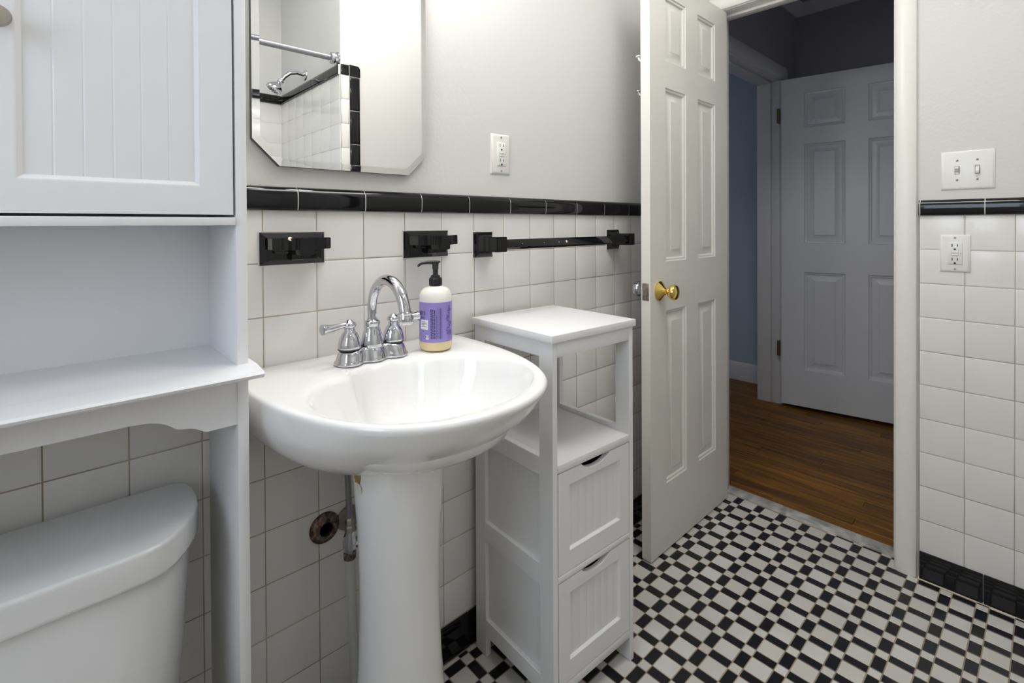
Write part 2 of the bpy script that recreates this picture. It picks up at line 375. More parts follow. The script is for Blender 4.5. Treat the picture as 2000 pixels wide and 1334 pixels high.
# alcove (seen in the mirror)
ZT = 1.829
wall_end = struct('wall_shower', B(XA - 0.004, XA - 0.0002, YA, YF, 0.0, ZC), M['paint'], 'end wall of the bath alcove behind the shower head', 'wall')
obj('grout', B(XA - 0.0062, XA - 0.003, YA, YF, 0.6, ZT), M['wgrout'], wall_end)
obj('cap_grout', B(XA - 0.014, XA - 0.003, YA, YF, ZT, ZT + 0.044), M['wgrout'], wall_end)
tile_run(wall_end, 'y', XA - 0.008, YA, YF, YF, PIT, ZT, 10, -PI / 2)
strip_run('cap_tile', CAP, 0.152, wall_end, 'y', XA - 0.008, YA, YF, YF, ZT, -PI / 2)
obj('grout', B(-0.30, XA - 0.005, YA - 0.001, YA + 0.0032, 0.6, ZT), M['wgrout'], wall_alcove)
tile_run(wall_alcove, 'x', YA + 0.005, -0.30, XA - 0.006, XA - 0.006, PIT, ZT, 10, PI)
strip_run('cap_tile', CAP, 0.152, wall_alcove, 'x', YA + 0.004, -0.30, XA - 0.008, XA - 0.07, ZT, PI)
# edge of the alcove on the wall opposite the mirror: white bullnose, then upright black tiles with a rounded top corner
BULL = tile_mesh('bullnose', 0.034, PIT - 0.0022, M['tile'], 0.01, 0.006, 0.002)
obj('edge_grout', B(XA, XA + 0.084, YF - 0.001, YF + 0.006, 0.6, ZT + 0.044), M['wgrout'], wall_front)
for j in range(10): inst('bullnose_tile', BULL, (XA + 0.014, YF + 0.009, ZT - (j + 0.5) * PIT), wall_front, (1, 1, 1), (0, 0, PI))
UPB = tile_mesh('upright_black', 0.049, 0.1502, M['black'], 0.013, 0.010, 0.005)
for k in range(7): inst('black_edge_tile', UPB, (XA + 0.060, YF + 0.012, ZT - 0.004 - (k + 0.5) * 0.152), wall_front, (1, 1, 1), (0, 0, PI))
bm = bmesh.new()
pts = [(-0.0245, -0.024), (0.0245, -0.024), (0.0245, 0.010)] + [(0.0245 - 0.016 * (1 - math.cos(a)), 0.010 + 0.016 * math.sin(a)) for a in [PI / 2 * k / 5 for k in range(1, 6)]] + [(-0.0245, 0.026)]
prism(bm, pts, YF - 0.001, YF + 0.012, lambda u, v, w: (XA + 0.060 + u, w, ZT + 0.022 + v)); obj('black_edge_tile', bm, M['black'], wall_front)
obj('black_edge_tile', B(XA - 0.004, XA + 0.033, YF - 0.001, YF + 0.011, ZT - 0.002, ZT + 0.047, bev=0.005), M['black'], wall_front)

# ---- mosaic floor
A0 = Vector((1.2220, -0.5385)); AX = Vector((0.08299, -0.00063)); AY = Vector((0.00174, 0.08246))
def mosaic_mesh(name, w, h, m):
    bm = bmesh.new(); a, b, e = w / 2, h / 2, 0.0007
    loft(bm, [[(-a, -b, -0.004), (a, -b, -0.004), (a, b, -0.004), (-a, b, -0.004)], [(-a, -b, -0.0006), (a, -b, -0.0006), (a, b, -0.0006), (-a, b, -0.0006)],
              [(-a + e, -b + e, 0), (a - e, -b + e, 0), (a - e, b - e, 0), (-a + e, b - e, 0)]], True, False, True)
    bmesh.ops.recalc_face_normals(bm, faces=bm.faces)
    me = bpy.data.meshes.new(name); bm.to_mesh(me); bm.free(); me.materials.append(m); return me
sS, sB = 0.0254, 0.0515
KIND = {'small_tile': ((0, 0), sS, sS, 'whitefl'), 'strip_tile': ((0, .5), sS, sB, 'blackfl'), 'block_tile': ((.5, 0), sB, sS, 'blackfl'), 'square_tile': ((.5, .5), sB, sB, 'whitefl')}
MOS = {k: mosaic_mesh(k, v[1], v[2], M[v[3]]) for k, v in KIND.items()}
rest = {'whitefl': bmesh.new(), 'blackfl': bmesh.new()}
for a in range(-30, 9):
    for b in range(-8, 8):
        for k, (off, w, h, mm) in KIND.items():
            p = A0 + AX * (a + off[0]) + AY * (b + off[1])
            x0, x1 = p.x - w / 2, p.x + w / 2; y0, y1 = p.y - h / 2, p.y + h / 2
            xm = 1.797 if DY0 - 0.05 < p.y < DY1 else XD - 0.010
            x1 = min(x1, xm); y1 = min(y1, -0.014); y0 = max(y0, YF + 0.006)
            x0 = max(x0, -1.14)
            if x1 - x0 < 0.006 or y1 - y0 < 0.006: continue
            if x0 > 0.42:
                inst(k, MOS[k], ((x0 + x1) / 2, (y0 + y1) / 2, jit(0.0003)), floor, ((x1 - x0) / w, (y1 - y0) / h, 1), (0, 0, -0.013 if (x1 - x0) / w > .99 and (y1 - y0) / h > .99 else 0))
            else: box(rest[mm], x0, x1, y0, y1, -0.004, 0.0)
for k, bm in rest.items(): tag(obj('mosaic_tiles', bm, M[k], floor, smooth=None), kind='stuff')

# ---- marble threshold and wooden hall floor
th = struct('trim_threshold', B(1.799, 1.858, DY0 - 0.004, DY1 + 0.004, -0.02, 0.0055, bev=0.003), M['marble'], 'worn grey white marble sill between bathroom mosaic and hall boards', 'threshold')
floor_hall = struct('floor_hall', B(1.856, 3.42, -2.2, 1.8, -0.05, -0.006), M['joint'], 'dark stained oak strip floor of the hall', 'floor')
bw = 0.057; n = int((3.42 - 1.858) / bw) + 1
for i in range(n):
    x0 = 1.858 + i * bw; y = -2.2 + random.uniform(-0.9, 0)
    hi = -0.0 if x0 < 1.95 else (0.10 if x0 < 2.0 else 1.8)
    while y < hi:
        L = random.choice((0.7, 0.95, 1.2, 1.5)); ya, yb = max(y, -2.2), min(y + L, hi)
        if yb - ya > 0.02: obj('floor_board', B(x0 + 0.0006, min(x0 + bw, 3.42) - 0.0006, ya + 0.0006, yb - 0.0006, -0.012, 0.0 + jit(0.0004), bev=0.0008, seg=1), M['wood'], floor_hall)
        y += L

# ---- hall shell
XH = 3.405; YH = 0.078
LJ = 2.30; RJ = 3.085     # doorway of the blue room
bm = bmesh.new()
box(bm, XD + 0.12, LJ - 0.018, YH, YH + 0.125, -0.02, ZC + 0.05); box(bm, RJ + 0.018, XH, YH, YH + 0.125, -0.02, ZC + 0.05); box(bm, LJ - 0.018, RJ + 0.018, YH, YH + 0.125, 2.078, ZC + 0.05)
struct('wall_hall_side', bm, M['hwall'], 'dark slate hall wall above the doorway to the blue room', 'wall')
struct('wall_hall_end', B(XH, XH + 0.1, -2.2, YH + 0.06, -0.02, ZC + 0.05), M['hwall'], 'dark slate wall at the back of the hall', 'wall')
struct('wall_blue_room', B(XH, XH + 0.1, YH + 0.062, 1.8, -0.02, ZC + 0.05), M['bwall'], 'blue painted wall of the room beyond the hall', 'wall')
struct('wall_hall_left', B(XD + 0.12, XD + 0.122, DY1 + 0.018, YH, -0.02, ZC), M['hwall'], 'hall side of the bathroom wall left of its door', 'wall')
struct('ceiling_hall', B(XD + 0.12, XH + 0.1, -2.2, 1.8, ZC + 0.02, ZC + 0.06), M['hwall'], 'dark ceiling of the hall', 'ceiling')
def crown(bm, a, b, fn):
    prism(bm, [(0, 0), (0, -0.075), (0.010, -0.075), (0.014, -0.060), (0.034, -0.040), (0.050, -0.018), (0.055, -0.012), (0.055, 0)], a, b, fn)
bm = bmesh.new(); crown(bm, XD + 0.12, XH, lambda u, v, w: (w, YH - u, ZC + 0.018 + v)); struct('trim_crown_side', bm, M['htrim'], 'crown moulding over the hall side wall', 'moulding')
bm = bmesh.new(); crown(bm, -2.2, YH, lambda u, v, w: (XH - u, w, ZC + 0.018 + v)); struct('trim_crown_end', bm, M['htrim'], 'crown moulding over the back wall of the hall', 'moulding')
bm = bmesh.new(); prism(bm, [(0, 0), (-0.016, 0), (-0.016, 0.105), (-0.010, 0.122), (-0.004, 0.130), (0, 0.130)], YH + 0.13, 1.7, lambda u, v, w: (XH + u, w, v))
bb = struct('baseboard_blue_room', bm, M['htrim'], 'white baseboard along the blue wall', 'baseboard')

# ---- door frames
CASP = [(0, 0), (0, 0.0), (0.004, 0.014), (0.012, 0.020), (0.030, 0.022), (0.048, 0.019), (0.058, 0.012), (0.060, 0.0)]
df = thing('trim_1', 'cream white painted frame around the open bathroom doorway', 'door frame', (XD, (DY0 + DY1) / 2, 0), 0, None, 'structure')
bm = bmesh.new(); prism(bm, CASP, 0.0, DH, lambda u, v, w: (XD + 0.002 - v, DY0 - u, w)); obj('casing', bm, M['trim'], df)
bm = bmesh.new(); prism(bm, CASP, 0.0, DH, lambda u, v, w: (XD + 0.002 - v, DY1 + u, w)); obj('casing', bm, M['trim'], df)
bm = bmesh.new(); prism(bm, CASP, DY0 - 0.060, DY1 + 0.060, lambda u, v, w: (XD + 0.002 - v, w, DH + u)); obj('casing', bm, M['trim'], df)
obj('jamb', B(XD - 0.004, XD + 0.122, DY0 - 0.018, DY0, 0.0, DH, bev=0.002), M['trim'], df)
obj('jamb', B(XD - 0.004, XD + 0.122, DY1, DY1 + 0.018, 0.0, DH, bev=0.002), M['trim'], df)
obj('head_jamb', B(XD - 0.004, XD + 0.122, DY0 - 0.018, DY1 + 0.018, DH, DH + 0.018, bev=0.002), M['trim'], df)
obj('door_stop', B(XD + 0.052, XD + 0.088, DY0, DY0 + 0.011, 0.006, DH, bev=0.002), M['trim'], df)
obj('door_stop', B(XD + 0.052, XD + 0.088, DY1 - 0.011, DY1, 0.006, DH, bev=0.002), M['trim'], df)
obj('door_stop', B(XD + 0.052, XD + 0.088, DY0, DY1, DH - 0.011, DH, bev=0.002), M['trim'], df)
obj('strike_plate', B(XD + 0.018, XD + 0.046, DY0 - 0.0005, DY0 + 0.0015, 0.888, 0.945, bev=0.0006), M['dull'], df)
hf = thing('trim_2', 'pale grey frame of the doorway into the blue room', 'door frame', ((LJ + RJ) / 2, YH, 0), 0, None, 'structure')
bm = bmesh.new(); prism(bm, [(u * 1.55, v) for u, v in CASP], 0.0, 2.06, lambda u, v, w: (RJ + u + 0.004, YH - v, w)); obj('casing', bm, M['htrim'], hf)
bm = bmesh.new(); prism(bm, [(u * 1.55, v) for u, v in CASP], 0.0, 2.06, lambda u, v, w: (LJ - u - 0.004, YH - v, w)); obj('casing', bm, M['htrim'], hf)
bm = bmesh.new(); prism(bm, [(u * 1.55, v) for u, v in CASP], LJ - 0.097, RJ + 0.097, lambda u, v, w: (w, YH - v, 2.064 + u)); obj('casing', bm, M['htrim'], hf)
obj('jamb', B(RJ, RJ + 0.018, YH - 0.004, YH + 0.129, 0, 2.06, bev=0.002), M['htrim'], hf)
obj('jamb', B(LJ - 0.018, LJ, YH - 0.004, YH + 0.129, 0, 2.06, bev=0.002), M['htrim'], hf)
obj('head_jamb', B(LJ - 0.018, RJ + 0.018, YH - 0.004, YH + 0.129, 2.06, 2.078, bev=0.002), M['htrim'], hf)
obj('door_stop', B(RJ - 0.012, RJ, YH + 0.045, YH + 0.129, 0, 2.06, bev=0.003), M['htrim'], hf)
obj('door_stop', B(LJ, RJ, YH + 0.045, YH + 0.129, 2.048, 2.06, bev=0.003), M['htrim'], hf)

# ---- six-panel doors
RINGS = [(0.003, 0.0035), (0.009, 0.0045), (0.013, 0.0095), (0.018, 0.0100), (0.040, 0.0040), (0.0415, 0.0028)]
dw = 0.590; d1 = thing('door_1', 'cream white six-panel bathroom door standing open, brass knob', 'door', (XD + 0.008, -0.175, 0.006), 0, None, 'structure')
cells = []
for xa, xb in ((0.100, 0.246), (0.338, 0.483)):
    for za, zb in ((0.234, 0.842), (1.014, 1.622), (1.716, 1.944)): cells.append((xa, xb, za, zb))
bm = bmesh.new(); panel_slab(bm, dw, 2.022, 0.035, cells, RINGS); move(bm, T((1.162, -0.175, 0.006)))
obj('door_leaf', bm, M['doorp'], d1, smooth=25)
zk = 0.921
bm = bmesh.new(); lathe(bm, [(0.0, 0.0), (0.033, 0.0), (0.0335, 0.003), (0.030, 0.006), (0.017, 0.016), (0.012, 0.022), (0.0, 0.0221)], (1.221, -0.175, zk), (0, -1, 0), 40); obj('knob_rose', bm, M['brass'], d1)
bm = bmesh.new(); lathe(bm, [(0.0, 0.018), (0.0105, 0.018), (0.0095, 0.030), (0.013, 0.036), (0.022, 0.041), (0.0262, 0.048), (0.0268, 0.055), (0.0235, 0.062), (0.013, 0.0665), (0.0, 0.0675)], (1.221, -0.175, zk), (0, -1, 0), 40); obj('knob', bm, M['brass'], d1)
bm = bmesh.new(); lathe(bm, [(0.0, 0.0), (0.033, 0.0), (0.033, 0.003), (0.018, 0.012), (0.0, 0.0121)], (1.221, -0.140, zk), (0, 1, 0), 32); lathe(bm, [(0.011, 0.010), (0.010, 0.026), (0.022, 0.036), (0.0272, 0.046), (0.026, 0.056), (0.018, 0.063), (0.0, 0.065)], (1.221, -0.140, zk), (0, 1, 0), 32)
tag(obj('knob', bm, M['chrome'], d1), 'chrome knob on the far side of the door')
lp = obj('latch_plate', B(1.1606, 1.163, -0.1695, -0.1445, zk - 0.029, zk + 0.029, bev=0.0005), M['dull'], d1)
bm = bmesh.new(); prism(bm, [(0, -0.0085), (-0.010, -0.006), (-0.011, 0.0), (0, 0.0085)], zk - 0.010, zk + 0.006, lambda u, v, w: (1.161 + u, -0.157 + v, w)); obj('latch_bolt', bm, M['nickel'], lp)
for dz in (-0.021, 0.021):
    bm = bmesh.new(); lathe(bm, [(0.0035, 0), (0.0035, 0.0012), (0.002, 0.0016)], (1.1606, -0.157, zk + dz), (-1, 0, 0), 12); obj('screw', bm, M['nickel'], lp)
for z in (1.722, 1.603):
    bm = bmesh.new(); tube(bm, [(1.176, -0.139, z - 0.012), (1.175, -0.135, z - 0.012), (1.174, -0.128, z - 0.006), (1.1735, -0.125, z + 0.004)], [0.004, 0.004, 0.004, 0.0035], 10)
    lathe(bm, [(0.003, 0), (0.009, 0.001), (0.0095, 0.004), (0.006, 0.007), (0, 0.008)], (1.1735, -0.1245, z + 0.003), (0, 0.1, 1), 16); lathe(bm, [(0.010, 0), (0.009, 0.004), (0, 0.005)], (1.176, -0.1405, z - 0.014), (0, 1, 0), 14)
    obj('coat_hook', bm, M['chrome'] if z < 1.65 else M['plate'], d1)
for z in (0.25, 1.80):
    bm = bmesh.new(); tube(bm, [(XD + 0.012, -0.1365, z - 0.045), (XD + 0.012, -0.1365, z + 0.045)], 0.006, 12); obj('hinge', bm, M['trim'], d1)

hx, hy = 3.052, 0.052; hang = math.atan2(-0.600, 0.100)
d2 = thing('door_2', 'grey looking white six-panel hall door swung open against the wall', 'door', (hx, hy, 0.02), 0, None, 'structure')
Hm = T((hx, hy, 0.022)) @ Rz(hang)
cells = []
for xa, xb in ((0.125, 0.335), (0.445, 0.655)):
    for za, zb in ((0.225, 0.830), (1.005, 1.615), (1.715, 1.930)): cells.append((xa, xb, za, zb))
bm = bmesh.new(); panel_slab(bm, 0.78, 2.025, 0.035, cells, [(0.005, 0.008), (0.012, 0.010), (0.018, 0.0155), (0.026, 0.0155), (0.050, 0.007), (0.053, 0.004)]); move(bm, Hm)
obj('door_leaf', bm, M['hdoor'], d2, smooth=25)
for z in (0.365, 1.827):
    bm = bmesh.new(); box(bm, 3.040, 3.075, YH - 0.012, YH - 0.004, z - 0.045, z + 0.045); tube(bm, [(3.046, YH - 0.014, z - 0.046), (3.046, YH - 0.014, z + 0.046)], 0.0065, 10); obj('hinge', bm, M['hinge'], d2)

# ------------------------------------------------------------------ over-toilet cabinet
hc = thing('over_toilet_cabinet', 'tall white cabinet on legs straddling the toilet tank, with open shelf', 'cabinet', (-0.391, -0.11, 0))
XR0, XR1, YFc, YB = -0.103, -0.087, -0.219, -0.024
cx = -0.391
def mir(x): return 2 * cx - x
for s in (0, 1):
    a, b = (XR0, XR1) if s == 0 else (mir(XR1), mir(XR0))
    obj('side_panel', B(a, b, YFc, YB, 0.001, 1.78, bev=0.0012), M['lac'], hc)
obj('back_panel', B(mir(XR0), XR0, -0.030, YB, 0.934, 1.76), M['lac'], hc)
obj('top_board', B(mir(XR1) - 0.02, XR1 + 0.02, -0.250, YB, 1.781, 1.798, bev=0.003), M['lac'], hc)
bm = bmesh.new()
xl, xr = mir(-0.078), -0.078
prism(bm, [(YB, 0.916), (-0.222, 0.916), (-0.262, 0.919), (-0.269, 0.9225), (-0.271, 0.9265), (-0.268, 0.9300), (-0.226, 0.9345), (-0.222, 0.934), (YB, 0.934)], xl, xr, lambda u, v, w: (w, u, v))
obj('shelf', bm, M['lac'], hc, smooth=15)
obj('divider_board', B(mir(XR0 + 0.001), XR0 - 0.001, YFc - 0.003, -0.031, 1.153, 1.1655, bev=0.0008), M['lac'], hc)
right = [(-0.103, 0.840), (-0.146, 0.840), (-0.150, 0.8425), (-0.157, 0.8475), (-0.165, 0.851), (-0.177, 0.853), (-0.183, 0.8545), (-0.191, 0.8615), (-0.203, 0.8690), (-0.218, 0.8730), (-0.240, 0.8745)]
low = right + [(mir(x), z) for x, z in reversed(right)]
poly = [(-0.103, 0.9155)] + low + [(mir(-0.103), 0.9155)]
bm = bmesh.new(); prism(bm, poly, YFc + 0.003, YFc + 0.018, lambda u, v, w: (u, w, v)); obj('apron', bm, M['lac'], hc, smooth=20)
obj('back_rail', B(mir(XR0), XR0, -0.040, YB, 0.20, 0.24), M['lac'], hc)
for s in (0, 1):
    w = 0.2815; x0 = -0.1065 - w if s == 0 else mir(-0.1065)
    g = [0.029 + 0.0345 * k + 0.040 - 0.029 + 0.0312 for k in range(6)]
    gr = [0.395 - v for v in (0.312, 0.282, 0.251, 0.220, 0.188)] if s == 0 else [0.08, 0.11, 0.14, 0.17, 0.2]
    gr = [v - 0.395 + 0.1065 + w for v in [0.395 - q for q in (0.312, 0.282, 0.251, 0.220, 0.188)]]
    bm = bmesh.new(); panel_slab(bm, w, 0.59, 0.016, [(0.0395, w - 0.0415, 0.0405, 0.55)], [(0.003, 0.001), (0.0075, 0.0055), (0.0085, 0.006)], gr, back=False)
    move(bm, T((x0, YFc, 1.1695))); d = obj('cabinet_door', bm, M['lac'], hc, smooth=20)
    kx = x0 + 0.028 if s == 0 else x0 + w - 0.028
    bm = bmesh.new(); lathe(bm, [(0.006, 0), (0.005, 0.010), (0.011, 0.014), (0.0135, 0.019), (0.012, 0.024), (0, 0.026)], (kx, YFc, 1.402), (0, -1, 0), 24); obj('knob', bm, M['nickel'], d)

# ------------------------------------------------------------------ toilet
to = thing('toilet', 'white porcelain toilet whose lidded tank fits beneath the tall cabinet', 'toilet', (-0.391, -0.3, 0))
def sym(half): return [(cx + x, y) for x, y in half] + [(cx - x, y) for x, y in reversed(half)]
half = [(0.0, -0.232), (0.08, -0.232), (0.150, -0.231), (0.172, -0.2295), (0.190, -0.224), (0.206, -0.212), (0.222, -0.192), (0.238, -0.164), (0.2485, -0.135), (0.253, -0.105), (0.2535, -0.075), (0.250, -0.052), (0.243, -0.040), (0.230, -0.033), (0.15, -0.031), (0.0, -0.031)]
def ring(half, sx, z, iny=0.0):
    yc = -0.13
    return [(cx + x * sx, yc + (y - yc) * (1 - iny), z) for x, y in half] + [(cx - x * sx, yc + (y - yc) * (1 - iny), z) for x, y in reversed(half[1:-1])]
bm = bmesh.new(); loft(bm, [ring(half, .985, .6535, .03), ring(half, .997, .6555, .005), ring(half, 1.0, .660, 0), ring(half, 1.0, .6930, 0), ring(half, .998, .6968, .006), ring(half, .992, .6992, .022), ring(half, .982, .7000, .05), ring(half, .60, .7010, .5)], True, True, True)
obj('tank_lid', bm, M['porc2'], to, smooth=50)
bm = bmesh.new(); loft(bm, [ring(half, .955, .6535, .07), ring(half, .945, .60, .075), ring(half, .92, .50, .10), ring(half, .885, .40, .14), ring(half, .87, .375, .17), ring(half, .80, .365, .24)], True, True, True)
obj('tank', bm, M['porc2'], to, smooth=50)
bm = bmesh.new(); lathe(bm, [(0.016, 0), (0.016, 0.006), (0.011, 0.010), (0, 0.011)], (cx - 0.17, -0.2195, 0.605), (0, -1, 0), 20); tube(bm, [(cx - 0.17, -0.233, 0.605), (cx - 0.135, -0.236, 0.603), (cx - 0.10, -0.237, 0.600)], [0.006, 0.006, 0.005], 10); obj('flush_lever', bm, M['chrome'], to)
def oval(sx, y0, y1, z, n=40):
    return [(cx + sx * math.cos(2 * PI * i / n), (y0 + y1) / 2 + (y1 - y0) / 2 * math.sin(2 * PI * i / n), z) for i in range(n)]
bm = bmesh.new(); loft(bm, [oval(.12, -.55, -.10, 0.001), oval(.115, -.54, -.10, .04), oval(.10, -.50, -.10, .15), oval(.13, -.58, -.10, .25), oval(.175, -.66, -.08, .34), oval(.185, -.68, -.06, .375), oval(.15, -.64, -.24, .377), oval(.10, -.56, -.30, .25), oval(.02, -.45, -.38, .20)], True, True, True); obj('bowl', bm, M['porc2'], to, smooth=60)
bm = bmesh.new(); loft(bm, [oval(.185, -.685, -.235, .380), oval(.19, -.69, -.235, .395), oval(.188, -.688, -.236, .412), oval(.17, -.67, -.25, .419)], True, True, True); obj('seat_cover', bm, M['plate'], to, smooth=50)

# ------------------------------------------------------------------ pedestal sink
sk = thing('pedestal_sink', 'glossy white pedestal sink with wide rounded basin between the two cabinets', 'sink', (0.195, -0.2, 0))
sx0 = 0.195
O_half = [(0.0, -0.512), (0.03, -0.511), (0.06, -0.506), (0.09, -0.4975), (0.12, -0.484), (0.147, -0.466), (0.172, -0.443), (0.195, -0.412), (0.214, -0.378), (0.230, -0.340), (0.243, -0.298), (0.253, -0.253), (0.260, -0.205), (0.264, -0.155), (0.266, -0.105), (0.266, -0.060), (0.263, -0.020), (0.262, -0.002), (0.20, -0.002), (0.13, -0.002), (0.06, -0.002), (0.0, -0.002)]
def dens(h, k=3):
    out = []
    for i in range(len(h) - 1):
        p0 = h[max(i - 1, 0)]; p1, p2 = h[i], h[i + 1]; p3 = h[min(i + 2, len(h) - 1)]
        lin = i >= 16
        for j in range(k):
            t = j / k
            if lin: out.append((p1[0] + (p2[0] - p1[0]) * t, p1[1] + (p2[1] - p1[1]) * t))
            else: out.append(tuple(0.5 * (2 * p1[c] + (p2[c] - p0[c]) * t + (2 * p0[c] - 5 * p1[c] + 4 * p2[c] - p3[c]) * t * t + (3 * p1[c] - p0[c] - 3 * p2[c] + p3[c]) * t ** 3) for c in (0, 1)))
    out.append(h[-1]); return out
Od = dens(O_half)
# inner edge of the bowl, as radius over angle about its own centre
ICY = -0.300
I_ctrl = [(-90, 0.177), (-75, 0.179), (-60, 0.184), (-45, 0.193), (-30, 0.203), (-15, 0.208), (0, 0.207), (10, 0.205), (20, 0.203), (30, 0.199), (38, 0.194), (45, 0.186), (51, 0.176), (55, 0.168), (58, 0.165), (62, 0.173), (67, 0.177), (75, 0.171), (90, 0.165)]
def irad(a):
    a = math.degrees(a)
    for (a0, r0_), (a1, r1_) in zip(I_ctrl, I_ctrl[1:]):
        if a0 <= a <= a1:
            t = (a - a0) / (a1 - a0); t = t * t * (3 - 2 * t) if a0 > 40 else t
            return r0_ + (r1_ - r0_) * t
    return I_ctrl[-1][1]
def full(h): return [(x, y) for x, y in h] + [(-x, y) for x, y in reversed(h[1:-1])]
Of = full(Od)
An = []
for x, y in Od: An.append(math.atan2(y - ICY, x))
In = full([(irad(a) * math.cos(a), ICY + irad(a) * math.sin(a)) for a in An])
Pd = []
for x, y in Od:
    a = math.atan2(y + 0.165, x); Pd.append((0.008 + 0.122 * math.cos(a), -0.158 + 0.130 * math.sin(a)))
Pf = full(Pd)
def mixr(A, Bq, t, z, zf=None):
    out = []
    for a, b in zip(A, Bq):
        k = t ** (1 + 1.2 * max(0, min(1, (a[1] + 0.42) / 0.38)))     # fuller towards the wall
        out.append((sx0 + a[0] + (b[0] - a[0]) * k, a[1] + (b[1] - a[1]) * k, z))
    return out
def insetO(d, z):
    out = []
    for x, y in Of:
        v = Vector((x, y + 0.25)); L = v.length; q = v * ((L - d) / L)
        out.append((sx0 + q.x, min(y, q.y - 0.25) if y > -0.01 else q.y - 0.25, z))
    return out
ZS = 0.866
rings = [mixr(Of, Pf, a, z) for a, z in ((1.0, .7085), (.985, .709), (.95, .7102), (.90, .713), (.83, .718), (.74, .726), (.64, .7365), (.53, .7505), (.42, .7660), (.31, .7830), (.215, .7995), (.14, .8135), (.08, .8300), (.04, .8430), (.014, .8510))] + [
         insetO(0.0, .8570), insetO(.0006, .8605), insetO(.0022, .8636), insetO(.0048, .8654), insetO(.0075, ZS)]
top0 = [Vector(p) for p in rings[-1]]
def tin(t, z, lift=0.0):
    return [(p.x + (sx0 + q[0] - p.x) * t, p.y + (q[1] - p.y) * t, z) for p, q in zip(top0, In)]
rings += [tin(.25, ZS - .0006), tin(.5, ZS - .0016), tin(.80, ZS - .003), tin(.93, ZS - .0045), tin(1.0, ZS - .008)]
def bowl(s, z):
    return [(sx0 + x * s, ICY + 0.015 * (1 - s) + (y - ICY) * s, z) for x, y in In]
rings += [bowl(.975, ZS - .016), bowl(.95, ZS - .030), bowl(.92, ZS - .050), bowl(.87, ZS - .075), bowl(.79, ZS - .098), bowl(.66, ZS - .115), bowl(.48, ZS - .126), bowl(.28, ZS - .132), bowl(.10, ZS - .134)]
bm = bmesh.new(); loft(bm, rings, True, True, True); obj('basin', bm, M['porc'], sk, smooth=65)
bm = bmesh.new(); lathe(bm, [(0.0, 0.0), (0.012, 0.0), (0.019, 0.0015), (0.022, 0.003), (0.023, 0.0005)], (sx0, ICY + 0.013, ZS - .1345), (0, 0, 1), 28); obj('drain', bm, M['chrome'], sk)
def ped(rx, ryf, ryb, z, n=48, yc=-0.203):
    return [(sx0 - 0.005 + rx * math.cos(2 * PI * i / n), yc + (ryf if math.sin(2 * PI * i / n) < 0 else ryb) * math.sin(2 * PI * i / n), z) for i in range(n)]
bm = bmesh.new()
loft(bm, [ped(r, r * 1.02, r * .97, z) for r, z in ((.114, .001), (.113, .020), (.103, .060), (.095, .12), (.088, .20), (.0810, .30), (.0780, .40), (.0785, .48), (.0815, .56), (.0865, .63), (.0900, .690), (.0902, .711))], True, True, True)
pe = obj('pedestal', bm, M['porc'], sk, smooth=60)
# chipped glaze at the top left of the pedestal
def ped_patch(bm, a0, a1, z0, z1, off, m=0, n=5):
    R = []
    for j in range(n + 1):
        z = z0 + (z1 - z0) * j / n; wv = math.sin(PI * (j + .6) / (n + 1.2)) ** .5; am = (a0 + a1) / 2
        r = .0895 - max(0, .675 - z) * .052 + off
        R.append([(sx0 - 0.005 + r * math.cos(am + (a1 - a0) / 2 * wv * s), -0.203 + r * (1.02 if math.sin(am) < 0 else .97) * math.sin(am + (a1 - a0) / 2 * wv * s), z) for s in (-1, -.5, 0, .5, 1)])
    loft(bm, R, False, m=m)
bm = bmesh.new(); ped_patch(bm, math.radians(171), math.radians(190), .668, .7095, .0006); tag(obj('chip', bm, M['chipg'], pe), 'brown stained chip in the glaze')
bm = bmesh.new(); ped_patch(bm, math.radians(176), math.radians(191), .652, .671, .0010); tag(obj('chip', bm, M['chipw'], pe), 'white chip below the stain')

# ------------------------------------------------------------------ faucet
fx, fy, fz = 0.190, -0.094, ZS - 0.001
fa = thing('faucet', 'chrome two-handle faucet with high arched spout standing on the sink', 'faucet', (fx, fy, fz))
def base_ring(gx, gy, z):
    out = []; n = 120
    def sm(a, b, k=0.005):
        h = max(0.0, min(1.0, 0.5 + 0.5 * (a - b) / k)); return b + (a - b) * h + k * h * (1 - h)
    for i in range(n):
        t = 2 * PI * i / n; X = 0.0785 * math.cos(t); ax = abs(X)
        e = math.sqrt(max(0, 0.0275 ** 2 - (ax - 0.051) ** 2)); m_ = math.sqrt(max(0, 0.0265 ** 2 - X * X)); wv = sm(e, m_)
        if ax < 0.051: wv = sm(wv, 0.0175)
        out.append((fx + X * (1 + gx / 0.0785), fy + (wv * (1 + gy / 0.0275)) * (1 if t < PI else -1), z))
    return out
bm = bmesh.new(); loft(bm, [base_ring(.003, .003, fz), base_ring(.004, .004, fz + .003), base_ring(.002, .002, fz + .006), base_ring(.0005, .001, fz + .008), base_ring(-.002, -.0005, fz + .016), base_ring(-.004, -.003, fz + .023), base_ring(-.007, -.0055, fz + .0275), base_ring(-.013, -.011, fz + .0298), base_ring(-.03, -.02, fz + .0305)], True, True, True)
obj('deck_plate', bm, M['chrome'], fa, smooth=60)
